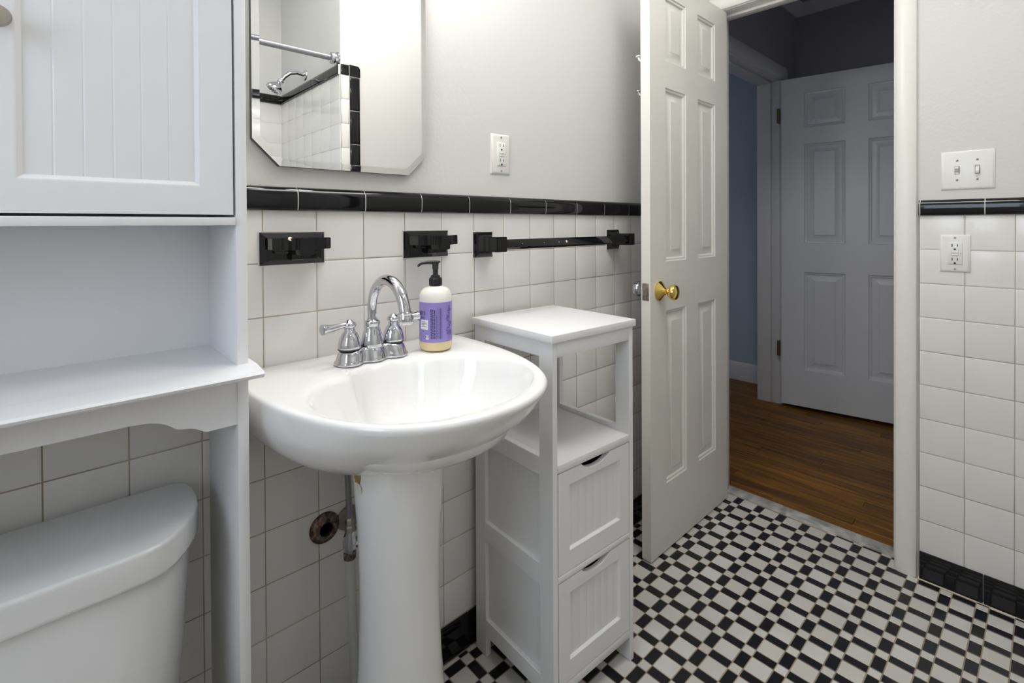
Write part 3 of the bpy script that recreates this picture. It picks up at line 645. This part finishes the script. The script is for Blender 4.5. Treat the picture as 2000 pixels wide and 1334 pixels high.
for s in (-1, 1):
    bx = fx + s * 0.051
    bm = bmesh.new(); lathe(bm, [(.0236, .0295), (.0240, .0312), (.0236, .0328)], (bx, fy, fz), (0, 0, 1), 36); gk = obj('gasket', bm, M['rubber'], fa)
    bm = bmesh.new(); lathe(bm, [(.0238, .0325), (.0240, .0345), (.0236, .038), (.0222, .046), (.0198, .054), (.0160, .062), (.0112, .0675), (.0102, .0690), (.0114, .0710), (.0102, .0730), (.0096, .0745)], (bx, fy, fz), (0, 0, 1), 40); obj('handle_bell', bm, M['chrome'], fa)
    bm = bmesh.new()
    lathe(bm, [(.0098, .0738), (.0128, .0760), (.0142, .0798), (.0130, .0838), (.0098, .0865), (.0066, .0882), (.0056, .0896), (.0042, .0910), (0, .0916)], (bx, fy, fz), (0, 0, 1), 32)
    hz = fz + .0810
    tube(bm, [(bx + s * .006, fy - .001, hz), (bx + s * .016, fy - .002, hz), (bx + s * .026, fy - .003, hz - .001), (bx + s * .040, fy - .005, hz - .002), (bx + s * .054, fy - .007, hz - .002), (bx + s * .0590, fy - .008, hz - .002), (bx + s * .0608, fy - .0083, hz - .002), (bx + s * .0615, fy - .0084, hz - .002)], [.0066, .0060, .0062, .0078, .0098, .0110, .0108, .0070], 20)
    tag(obj('lever_handle', bm, M['chrome'], fa, smooth=50))
bm = bmesh.new(); lathe(bm, [(.0240, .028), (.0245, .031), (.0238, .037), (.0215, .050), (.0180, .062), (.0152, .070), (.0158, .0735), (.0170, .0765), (.0170, .080), (.0150, .083), (.0108, .085), (.0105, .088)], (fx, fy, fz), (0, 0, 1), 40); obj('spout_base', bm, M['chrome'], fa)
pts = [(fx, fy, fz + .080), (fx, fy, fz + .095)]; rad = [.0095, .0095]
yc, zc, R = fy - .0685, fz + .106, .0685
for k in range(25):
    a = PI * k / 24 * 0.965; pts.append((fx, yc + R * math.cos(a), zc + R * math.sin(a))); rad.append(.0096 + .0022 * math.sin(min(1, k / 20) * PI / 2))
bm = bmesh.new(); tube(bm, pts, rad, 24); obj('spout', bm, M['chrome'], fa, smooth=60)
e = Vector(pts[-1]); dn = (Vector(pts[-1]) - Vector(pts[-2])).normalized()
bm = bmesh.new(); lathe(bm, [(.0118, -.004), (.0150, -.002), (.0155, .001), (.0140, .003), (.0150, .006), (.0155, .014), (.0130, .020), (.0115, .0215), (0, .0215)], e, dn, 32); obj('aerator', bm, M['chrome'], fa)

# ------------------------------------------------------------------ soap bottle
bx, by, bz = 0.3405, -0.1135, ZS - 0.0012
sb = thing('soap_bottle', 'hand soap pump bottle with lavender label and black pump on the sink deck', 'soap bottle', (bx, by, bz))
RB = 0.0376
bm = bmesh.new(); lathe(bm, [(0, .0215), (RB, .0215), (RB, .110), (RB, .119), (.0366, .127), (.0335, .1345), (.028, .1405), (.0195, .1440), (.0135, .1458), (.0125, .150)], (bx, by, bz), (0, 0, 1), 56); obj('bottle_body', bm, M['bottle'], sb, smooth=60)
bm = bmesh.new(); lathe(bm, [(0, .0), (.031, .0), (.0338, .0012), (.0364, .0050), (RB, .010), (RB, .0215), (0, .0215)], (bx, by, bz), (0, 0, 1), 56); obj('soap_fill', bm, M['soap'], sb, smooth=60)
bm = bmesh.new(); lathe(bm, [(.0140, .146), (.0146, .148), (.0142, .1635), (.0132, .1655), (.0108, .1660), (.0108, .1695), (.0080, .1710), (.0060, .1720), (.0060, .184), (.0072, .185), (.0074, .195), (.0080, .196), (.0080, .2025), (0, .2030)], (bx, by, bz), (0, 0, 1), 36)
for k in range(26):
    a = 2 * PI * k / 26; c, s = math.cos(a), math.sin(a)
    box(bm, bx + .0143 * c - .0005, bx + .0143 * c + .0005, by + .0143 * s - .0005, by + .0143 * s + .0005, bz + .149, bz + .162)
pm = obj('pump', bm, M['pump'], sb, smooth=50)
nd = Vector((-0.80, 0.42, 0)).normalized(); p0 = Vector((bx, by, bz + .2000))
bm = bmesh.new(); tube(bm, [p0 - nd * .011 + Vector((0, 0, .0015)), p0, p0 + nd * .018 + Vector((0, 0, .0005)), p0 + nd * .030 - Vector((0, 0, .001)), p0 + nd * .037 - Vector((0, 0, .0045)), p0 + nd * .040 - Vector((0, 0, .0085))], [.0020, .0048, .0040, .0033, .0029, .0026], 12); obj('nozzle', bm, M['pump'], pm, smooth=60)
# label: wraps the bottle, centred on the direction to the camera
AC = math.atan2(-1.0822 - by, -0.3167 - bx)
def cyl(s, z, r): # s metres along the label, measured to the viewer's right of the side facing the camera
    a = AC + s / RB; return Vector((bx + r * math.cos(a), by + r * math.sin(a), bz + z))
bm = bmesh.new(); n = 80; z0, z1 = .0215, .1115
loft(bm, [[cyl(2 * PI * RB * i / n, z, r) for i in range(n)] for z, r in ((z0, RB + .0001), (z0, RB + .0004), (z1, RB + .0004), (z1, RB + .0001))], True)
lb = obj('label', bm, M['label'], sb, smooth=60)
def lab_rect(bm, s0, s1, z0_, z1_, r=RB + .0007):
    n = max(1, int(abs(s1 - s0) / .003)); 
    loft(bm, [[cyl(s0 + (s1 - s0) * i / n, z, r) for i in range(n + 1)] for z in (z0_, z1_)], False)
def lab_text(txt, size, s, z, rot=0.0, m='ink', align='LEFT', wx=1.0):
    cu = bpy.data.curves.new('t', 'FONT'); cu.body = txt; cu.size = size; cu.align_x = align; cu.resolution_u = 2; cu.offset = size * 0.012
    ob = bpy.data.objects.new('t', cu); C.objects.link(ob); dg = bpy.context.evaluated_depsgraph_get()
    me = bpy.data.meshes.new_from_object(ob.evaluated_get(dg)); bpy.data.objects.remove(ob)
    b = bmesh.new(); b.from_mesh(me); bpy.data.meshes.remove(me)
    for v in b.verts:
        x, y = v.co.x * wx, v.co.y
        if rot: x, y = -y, x
        v.co = cyl(s + x, z + y, RB + .0008)
    return b
def joinbm(bms):
    out = bmesh.new()
    for b in bms:
        me = bpy.data.meshes.new('j'); b.to_mesh(me); b.free(); out.from_mesh(me); bpy.data.meshes.remove(me)
    return out
bms = [lab_text("ER'S", .0125, -.0245, .0835, 0, 'ink', 'RIGHT', .8), lab_text('N DAY', .0062, -.0245, .0750, 0, 'ink', 'RIGHT', 1.0)]
obj('lettering', joinbm(bms), M['ink'], lb, smooth=None)
bm = bmesh.new(); lab_rect(bm, -.0395, -.0175, .0505, .0725); obj('label_panel', bm, M['lwhite'], lb, smooth=60)
bm = bmesh.new()
for z, a, b in ((.0672, -.036, -.024), (.0632, -.036, -.020), (.0600, -.036, -.026), (.0568, -.036, -.022)): lab_rect(bm, a, b, z, z + .0010, RB + .0010)
lab_rect(bm, -.034, -.028, .0455, .0466)
for k in range(3):
    rw = random.Random(k + 3); z = .0305
    while z < .096:
        L = rw.uniform(.003, .0075); lab_rect(bm, -.0115 + k * .0040, -.0093 + k * .0040, z, min(z + L, .097)); z += L + .0012
for k in range(5):
    rw = random.Random(k + 13); z = .0305; top = (.083, .100, .100, .099, .097)[k]
    while z < top:
        L = rw.uniform(.002, .006); lab_rect(bm, .0015 + k * .0029, .0025 + k * .0029, z, min(z + L, top)); z += L + .0009
obj('small_print', bm, M['ink'], lb, smooth=None)
bm = bmesh.new(); lab_rect(bm, -.0232, -.0165, .0285, .0385); obj('recycling_panel', bm, M['lwhite'], lb, smooth=60)
bm = bmesh.new()
for k in range(3):
    a = PI / 2 + 2 * PI * k / 3; pts = []
    for j in (0.15, 0.5, 0.8):
        b_ = a + 2 * PI / 3 * j; pts.append((-.01985 + .0024 * math.cos(b_), .0345 + .0024 * math.sin(b_)))
    for (p, q) in zip(pts, pts[1:]):
        d = Vector((q[0] - p[0], q[1] - p[1])); nn = Vector((-d.y, d.x)).normalized() * .00045
        bm.faces.new([bm.verts.new(cyl(x, z, RB + .0011)) for x, z in ((p[0] - nn.x, p[1] - nn.y), (q[0] - nn.x, q[1] - nn.y), (q[0] + nn.x, q[1] + nn.y), (p[0] + nn.x, p[1] + nn.y))])
    p, q = pts[1], pts[2]; d = Vector((q[0] - p[0], q[1] - p[1])).normalized(); nn = Vector((-d.y, d.x))
    tip = Vector(q) + d * .0013; bm.faces.new([bm.verts.new(cyl(v.x, v.y, RB + .0011)) for v in (Vector(q) - nn * .0011, tip, Vector(q) + nn * .0011)])
obj('recycling_mark', bm, M['ink'], lb, smooth=None)
bm = bmesh.new(); rw = random.Random(5)
for cs, cz, rr_ in ((.0345, .094, .0085), (.0300, .076, .0075), (.0370, .062, .006), (.0310, .046, .0085), (.0400, .040, .007)):
    for k in range(26):
        a = rw.uniform(0, 2 * PI); q = rr_ * math.sqrt(rw.random()); s_, z_ = cs + q * math.cos(a) * .7, cz + q * math.sin(a); L = .0016
        n_ = 6; bm.faces.new([bm.verts.new(cyl(s_ + L * .8 * math.cos(t), z_ + L * math.sin(t), RB + .0007 + k * 1e-6)) for t in [2 * PI * i / n_ for i in range(n_)]])
    lab_rect(bm, cs - .0003, cs + .0003, cz - rr_ - .012, cz)
obj('flower_print', bm, M['ink2'], lb, smooth=None)

# ------------------------------------------------------------------ mirror
mi = thing('mirror', 'frameless mirror with angled lower corners hanging above the sink', 'mirror', (0.181, -0.008, 1.27))
x0, x1, z0, z1 = -0.022, 0.3835, 1.2745, 1.900; cc = 0.0515
def octo(d, y):
    a, b, c, e_ = x0 + d, x1 - d, z0 + d, z1 - d; k = cc - d * 0.586
    return [(a + k, y, c), (b - k, y, c), (b, y, c + k), (b, y, e_ - k), (b - k, y, e_), (a + k, y, e_), (a, y, e_ - k), (a, y, c + k)]
bm = bmesh.new(); loft(bm, [octo(0.001, 0.0015), octo(0.0, 0.0005), octo(0.0, -0.0135)], True, True, False); obj('mirror_back', bm, M['mback'], mi, smooth=None)
bm = bmesh.new(); loft(bm, [octo(0.0, -0.0136), octo(0.0145, -0.0150)], True, False, True); obj('mirror_glass', bm, M['mirror'], mi, smooth=None)

# ------------------------------------------------------------------ outlets and switches
def plate(parent, m, wx, hz, mtx, th=0.006):
    bm = bmesh.new(); a, b = wx / 2, hz / 2
    R = [[(-a, 0.0, -b), (a, 0.0, -b), (a, 0.0, b), (-a, 0.0, b)]]
    for ins, y in ((0, -th * .35), (.0025, -th * .75), (.0075, -th)): R.append([(-a + ins, y, -b + ins), (a - ins, y, -b + ins), (a - ins, y, b - ins), (-a + ins, y, b - ins)])
    loft(bm, R, True, True, True); move(bm, mtx); return obj('cover_plate', bm, m, parent, smooth=35)
def screw(parent, mtx, x, y, z, m):
    bm = bmesh.new(); lathe(bm, [(.0032, 0), (.0032, .0006), (.0022, .0011), (0, .0012)], (x, y, z), (0, -1, 0), 14); move(bm, mtx); s = obj('screw', bm, m, parent)
    bm = bmesh.new(); box(bm, x - .0004, x + .0004, y - .00145, y - .0008, z - .0024, z + .0024); move(bm, mtx); obj('slot', bm, M['slot'], s, smooth=None)
def gfci(label, mtx, m, loc):
    t = thing('electrical_outlet', label, 'outlet', loc, 0, 'wall outlets with test buttons')
    plate(t, m, .0715, .1145, mtx)
    bm = bmesh.new(); box(bm, -.0168, .0168, -.0086, -.004, -.0335, .0335, bev=.0012); move(bm, mtx); f = obj('receptacle', bm, M['plate'], t)
    bm = bmesh.new()
    for s in (-1, 1):
        zc_ = s * .0215
        for dx, hh in ((-.0062, .0045), (.0062, .0036)): box(bm, dx - .0010, dx + .0010, -.0089, -.0080, zc_ + .0035 - hh, zc_ + .0035 + hh)
        lathe(bm, [(.0028, 0), (.0028, .0004), (0, .00045)], (0, -.0086, zc_ - .0085), (0, -1, 0), 14); box(bm, -.0028, .0028, -.0090, -.0084, zc_ - .0108, zc_ - .0085)
    box(bm, .0125, .0140, -.0089, -.0083, -.001, .001)
    move(bm, mtx); obj('slots', bm, M['slot'], f, smooth=None)
    for z in (-.0042, .0042):
        bm = bmesh.new(); box(bm, -.0082, .0082, -.0098, -.0083, z - .0030, z + .0030, bev=.0006); move(bm, mtx); obj('button', bm, m, f)
        bm = bmesh.new(); box(bm, -.0088, .0088, -.00885, -.0082, z - .0036, z + .0036); move(bm, mtx); obj('button_seam', bm, M['line'], f, smooth=None)
    for z in (-.0485, .0485): screw(t, mtx, 0, -.006, z, M['screw'])
    return t
gfci('ivory outlet with test buttons on the painted wall, right of the mirror', T((0.6455, 0.002, 1.3565)), M['iplate'], (0.6455, 0, 1.3565))
RW = Rz(-PI / 2)
gfci('white outlet with test buttons on the tiles right of the doorway', T((XD, -0.8895, 1.0555)) @ RW, M['plate'], (XD, -0.8895, 1.0555))
sw = thing('light_switch', 'white double toggle switch plate on the wall right of the doorway', 'switch', (XD, -0.917, 1.3125))
mt = T((XD + 0.002, -0.917, 1.3125)) @ RW
plate(sw, M['plate'], .123, .118, mt)
for s in (-1, 1):
    x = s * .023
    bm = bmesh.new(); box(bm, x - .0052, x + .0052, -.0064, -.005, -.0120, .0120); move(bm, mt); obj('switch_opening', bm, M['screw'], sw, smooth=None)
    bm = bmesh.new()
    for q in (-1, 1): box(bm, x + q * .0050 - .0005, x + q * .0050 + .0005, -.0066, -.0055, -.0122, .0122); box(bm, x - .0055, x + .0055, -.0066, -.0055, q * .0122 - .0005, q * .0122 + .0005)
    move(bm, mt); obj('opening_rim', bm, M['slot'], sw, smooth=None)
    bm = bmesh.new(); up = -1 if s > 0 else 1
    prism(bm, [(0, -.0085), (0, .0085), (-.011, .0075 * up + .0035), (-.0125, .0055 * up), (-.011, .0075 * up - .0045)], x - .0041, x + .0041, lambda u, v, w: (w, -.005 + u, v)); move(bm, mt); obj('toggle', bm, M['iplate'], sw)
    for z in (-.0300, .0300): screw(sw, mt, x, -.006, z, M['dull'])

# ------------------------------------------------------------------ black ceramic holders and towel bar
def plan_sym(h): return [(x, y) for x, y in h] + [(-x, y) for x, y in reversed(h)]
def holder(label, xc, zc_, ww, group=None):
    t = thing('toothbrush_holder', label, 'holder', (xc, 0, zc_), 0, 'black ceramic holders above the sink')
    a, b = ww / 2, .0335
    bm = bmesh.new(); R = []
    for ins, y in ((0, 0.001), (0, -.004), (.0015, -.0065), (.0105, -.0135), (.0125, -.0140)): R.append([(xc - a + ins, y, zc_ - b + ins), (xc + a - ins, y, zc_ - b + ins), (xc + a - ins, y, zc_ + b - ins), (xc - a + ins, y, zc_ + b - ins)])
    loft(bm, R, True, True, True); obj('wall_plate', bm, M['black'], t, smooth=20)
    obj('caulk', B(xc - a - .0022, xc + a + .0022, -.0012, 0.001, zc_ - b - .0022, zc_ + b + .0022), M['wgrout'], t, smooth=None)
    bm = bmesh.new()
    st = [(.0580, -.012), (.0580, -.058), (.0545, -.061), (.0440, -.0615), (.0420, -.064), (.0418, -.069), (.0315, -.0715), (.0300, -.077), (.0215, -.079), (.0200, -.084)]
    prism(bm, plan_sym(st), zc_ - .001, zc_ + .0225, lambda u, v, w: (xc + u, v, w))
    bmesh.ops.bevel(bm, geom=[e for e in bm.edges if e.is_manifold and e.calc_face_angle(0) > .5], offset=.0012, segments=2, affect='EDGES')
    obj('shelf', bm, M['black'], t, smooth=30)
    bm = bmesh.new()
    prism(bm, plan_sym([(.0165, -.012), (.0165, -.082), (.0140, -.0870)]), zc_ - .0115, zc_ + .0220, lambda u, v, w: (xc + u, v, w))
    bmesh.ops.bevel(bm, geom=[e for e in bm.edges if e.is_manifold and e.calc_face_angle(0) > .5], offset=.0016, segments=2, affect='EDGES')
    obj('center_block', bm, M['black'], t, smooth=30)
    bm = bmesh.new(); box(bm, xc - .013, xc + .013, -.032, -.012, zc_ - .0235, zc_ - .002, bev=.002); box(bm, xc - .044, xc + .044, -.026, -.012, zc_ - .010, zc_ + .004, bev=.003); obj('bracket', bm, M['black'], t)
    return t
h1 = holder('black ceramic holder left of the faucet, chipped on top, near the tall cabinet', 0.0585, 1.105, .1315, None)
bm = bmesh.new(); lathe(bm, [(.0048, 0), (.004, .0008), (0, .001)], (0.0285, -.0745, 1.1262), (0, -.9, .5), 7); obj('chip', bm, M['chipw'], h1, smooth=None)
holder('black ceramic holder directly above the soap bottle', 0.3885, 1.104, .1315)
tb = thing('towel_bar', 'black ceramic towel bar with square rail on the tiles above the small cabinet', 'towel bar', (0.88, 0, 1.098))
for xc in (0.5755, 1.1895):
    zc_ = 1.0965; a, b = .0335, .0355
    bm = bmesh.new(); R = []
    for ins, y in ((0, 0.001), (0, -.005), (.001, -.0065), (.0120, -.0175), (.0140, -.0180)): R.append([(xc - a + ins, y, zc_ - b + ins), (xc + a - ins, y, zc_ - b + ins), (xc + a - ins, y, zc_ + b - ins), (xc - a + ins, y, zc_ + b - ins)])
    loft(bm, R, True, True, True); pl = obj('wall_plate', bm, M['black'], tb, smooth=20)
    obj('caulk', B(xc - a - .0022, xc + a + .0022, -.0012, 0.001, zc_ - b - .0022, zc_ + b + .0022), M['wgrout'], pl, smooth=None)
    bm = bmesh.new(); prism(bm, plan_sym([(.0255, -.014), (.0250, -.036), (.0215, -.038), (.0215, -.054), (.0195, -.056), (.0185, -.085)]), zc_ - .0185, zc_ + .0225, lambda u, v, w: (xc + u, v, w))
    bmesh.ops.bevel(bm, geom=[e for e in bm.edges if e.is_manifold and e.calc_face_angle(0) > .5], offset=.0015, segments=2, affect='EDGES')
    obj('post', bm, M['black'], pl, smooth=30)
bm = bmesh.new(); prism(bm, [(-.0560, 1.0900), (-.0600, 1.0835), (-.0760, 1.0835), (-.0815, 1.0895), (-.0800, 1.0985), (-.0750, 1.1115), (-.0600, 1.1115), (-.0560, 1.1050)], 0.590, 1.176, lambda u, v, w: (w, u, v)); rail = obj('rail', bm, M['black'], tb)
for x, r_ in ((0.845, .0042), (0.810, .0016), (0.655, .0012), (0.745, .0010)):
    bm = bmesh.new(); lathe(bm, [(r_, 0), (r_ * .7, .0006), (0, .0008)], (x, -.0798, 1.0985 + r_ * .3), (0, -1, .25), 7); obj('chip', bm, M['chipw'], rail, smooth=None)

# ------------------------------------------------------------------ small storage cabinet
cb = thing('storage_cabinet', 'narrow white cabinet with open top shelf and two drawers beside the sink', 'cabinet', (0.6665, -0.182, 0.0), -0.0525)
w, d, H = .2964, .3003, .9013
XL, XRr, YF0, YB0 = -w / 2, w / 2, -d / 2, d / 2
L_ = dict(local=True)
obj('top_board', B(XL - .006, XRr + .006, YF0 - .006, YB0 + .004, .8840, H, bev=.0006), M['lac2'], cb, **L_)
for s in (-1, 1):
    xo = XL if s < 0 else XRr - .0155; x1_ = xo + .0155
    bm = bmesh.new()
    box(bm, xo, x1_, YF0, YF0 + .045, 0.001, .8838, bev=.0008, seg=1); box(bm, xo, x1_, YB0 - .045, YB0, 0.001, .8838, bev=.0008, seg=1)
    for za, zb in ((.846, .8838), (.5690, .6120), (.3120, .3620), (.0580, .1010)): box(bm, xo, x1_, YF0 + .0445, YB0 - .0445, za, zb, bev=.0008, seg=1)
    sf = obj('side_frame', bm, M['lac2'], cb, smooth=20, **L_)
    for za, zb in ((.3610, .5700), (.1000, .3130)):
        xi = xo + (.0105 if s < 0 else .001); bm = B(xi, xi + .004, YF0 + .044, YB0 - .044, za, zb)
        bmesh.ops.translate(bm, verts=bm.verts, vec=-Vector(sf.location)); obj('side_inset', bm, M['lac2'], sf, smooth=None, local=True)
i0, i1 = XL + .0158, XRr - .0158
obj('back_panel', B(i0, i1, YB0 - .006, YB0 - .001, .058, .612), M['lac2'], cb, **L_)
obj('back_rail', B(i0, i1, YB0 - .016, YB0 - .001, .846, .8838), M['lac2'], cb, **L_)
obj('front_rail', B(i0, i1, YF0, YF0 + .015, .8480, .8838, bev=.0008), M['lac2'], cb, **L_)
obj('shelf', B(i0, i1, YF0, YB0 - .007, .5820, .6000, bev=.0008), M['lac2'], cb, **L_)
obj('middle_rail', B(i0, i1, YF0, YF0 + .03, .3285, .3430, bev=.0008), M['lac2'], cb, **L_)
obj('bottom_board', B(i0, i1, YF0 + .001, YB0 - .007, .0640, .0860, bev=.0008), M['lac2'], cb, **L_)
def drawer(z0_, z1_, lab):
    a, b = i0 + .0016, i1 - .0016; W_ = b - a; hh = z1_ - z0_; nd_ = .020
    bm = bmesh.new()
    gr = [W_ / 2 + k * .026 for k in (-3, -2, -1, 0, 1, 2, 3)]
    panel_slab(bm, W_, hh - nd_, .014, [(.037, W_ - .037, .046, hh - .034)], [(.001, .001), (.004, .0062), (.005, .0066)], gr, back=False, gd=.00035, gw=.0012)
    cxm = W_ / 2; n_ = 18; hw = .052
    notch = []
    for i in range(n_ + 1):
        t = i / n_; x = cxm + hw - 2 * hw * t; s_ = math.sin(PI * t); notch.append((x, hh - (nd_ - .0015) * (s_ ** .62)))
    poly = [(0, hh - nd_), (W_, hh - nd_), (W_, hh), (cxm + hw + .006, hh)] + notch + [(cxm - hw - .006, hh), (0, hh)]
    prism(bm, poly, 0.0, .014, lambda u, v, w_: (u, w_, v))
    bmesh.ops.remove_doubles(bm, verts=bm.verts, dist=1e-5)
    move(bm, T((a, YF0 + .0005, z0_))); dr = obj('drawer', bm, M['lac2'], cb, smooth=20, local=True)
    bm = bmesh.new(); za = z0_ + .012; zb = z1_ - .045
    box(bm, a + .006, b - .006, YF0 + .018, YB0 - .012, za, za + .004); box(bm, a + .006, a + .016, YF0 + .018, YB0 - .012, za, zb); box(bm, b - .016, b - .006, YF0 + .018, YB0 - .012, za, zb); box(bm, a + .006, b - .006, YB0 - .022, YB0 - .012, za, zb)
    bmesh.ops.translate(bm, verts=bm.verts, vec=-Vector(dr.location)); obj('drawer_box', bm, M['pump'], dr, smooth=None, local=True)
drawer(.3450, .5800, 0); drawer(.0880, .3265, 1)

# ------------------------------------------------------------------ plumbing beside the pedestal
es = thing('pipe_escutcheon', 'rusty round wall cover with dark hole left of the pedestal', 'pipe cover', (0.121, 0, 0.487))
bm = bmesh.new(); lathe(bm, [(.0335, 0), (.0335, .002), (.030, .006), (.022, .0095), (.015, .0110), (.0142, .009), (.0142, .004)], (0.121, -0.0005, 0.487), (0, -1, 0), 40); obj('cover_ring', bm, M['rust'], es, smooth=60)
bm = bmesh.new(); lathe(bm, [(0, .004), (.0143, .004), (.0143, .002)], (0.121, -0.0005, 0.487), (0, -1, 0), 24); obj('pipe_hole', bm, M['darkhole'], es)
px_, py_ = 0.1505, -0.062
sv = thing('supply_valve', 'corroded chrome supply valve on a white pipe behind the pedestal', 'valve', (px_, py_, 0.0))
bm = bmesh.new(); tube(bm, [(px_ + .020, py_, 0.001), (px_ + .008, py_, .22), (px_, py_, .442)], .0105, 18); obj('pipe', bm, M['pvc'], sv)
bm = bmesh.new(); lathe(bm, [(.0128, 0), (.0138, .003), (.0138, .012), (.0120, .016)], (px_, py_, .436), (0, 0, 1), 8); obj('compression_nut', bm, M['rust'], sv, smooth=20)
bm = bmesh.new(); lathe(bm, [(.0115, 0), (.0140, .008), (.0150, .022), (.0125, .036), (.0095, .044)], (px_, py_, .450), (0, 0, 1), 10); lathe(bm, [(.009, 0), (.012, .012), (.0125, .026), (0, .027)], (px_ + .008, py_, .466), (1, -.5, 0), 10); obj('valve_body', bm, M['chrome'], sv, smooth=25)
bm = bmesh.new(); lathe(bm, [(.0095, 0), (.0105, .002), (.0105, .013), (.0080, .016), (.0092, .018), (.0092, .028), (.006, .034)], (px_, py_, .492), (0, 0, 1), 6); obj('hex_nut', bm, M['nickel'], sv, smooth=20)
bm = bmesh.new(); tube(bm, [(px_, py_, .52), (px_ - .002, py_, .58), (px_ - .006, py_ - .004, .64), (px_ - .004, py_ - .01, .70)], .0065, 14); obj('supply_hose', bm, M['hose'], sv)
bm = bmesh.new(); lathe(bm, [(.028, 0), (.027, .003), (.018, .007), (.010, .008)], (0.176, -0.0005, 0.487), (0, -1, 0), 32); tube(bm, [(0.176, -.004, .487), (0.168, -.04, .482), (px_ + .002, py_ + .006, .474)], .008, 12); obj('wall_flange', bm, M['flange'], sv)

# ------------------------------------------------------------------ shower (seen in the mirror)
ro = thing('shower_rod', 'chrome shower curtain rod across the bath alcove, seen in the mirror', 'shower rod', (0.2, -1.125, 1.90))
bm = bmesh.new(); tube(bm, [(-1.145, -1.128, 1.903), (0.645, -1.128, 1.903)], .0125, 20); obj('rod', bm, M['hose'], ro)
bm = bmesh.new(); lathe(bm, [(.030, 0), (.031, .004), (.028, .010), (.022, .014), (.022, .018), (.026, .022), (.024, .032), (.016, .036)], (XA - 0.005, -1.128, 1.903), (-1, 0, 0), 30); obj('flange', bm, M['chrome'], ro)
bm = bmesh.new(); lathe(bm, [(.030, 0), (.028, .010), (.022, .03), (.016, .036)], (-1.149, -1.128, 1.903), (1, 0, 0), 30); obj('flange', bm, M['chrome'], ro)
sh = thing('overhead_shower', 'chrome shower head on a bent arm, seen in the mirror', 'shower', (XA, -1.515, 1.92))
bm = bmesh.new(); lathe(bm, [(.028, 0), (.027, .004), (.014, .009)], (XA - 0.005, -1.515, 1.917), (-1, 0, 0), 28); obj('flange', bm, M['chrome'], sh)
bm = bmesh.new(); tube(bm, [(XA - .004, -1.515, 1.917), (XA - .045, -1.515, 1.922), (XA - .080, -1.515, 1.912), (XA - .105, -1.515, 1.890), (XA - .122, -1.515, 1.866)], .0095, 16); obj('arm', bm, M['chrome'], sh)
hd = Vector((-0.58, -0.10, -0.80)).normalized(); hp = Vector((XA - .122, -1.515, 1.866))
bm = bmesh.new(); lathe(bm, [(.010, -.006), (.014, 0), (.014, .010), (.011, .016), (.017, .022), (.030, .036), (.0385, .052), (.0385, .060), (.033, .062)], hp, hd, 36); obj('head', bm, M['chrome'], sh)
bm = bmesh.new(); lathe(bm, [(.033, .0600), (.032, .0615), (.012, .0620), (0, .0622)], hp, hd, 30)
u_, v_ = frame_of(hd)
for rr_, n_ in ((.026, 14), (.016, 9)):
    for k in range(n_):
        c_ = hp + hd * .0615 + (u_ * math.cos(2 * PI * k / n_) + v_ * math.sin(2 * PI * k / n_)) * rr_; lathe(bm, [(.0022, 0), (.0018, .003), (0, .0032)], c_, hd, 6)
obj('spray_face', bm, M['rubber'], sh)
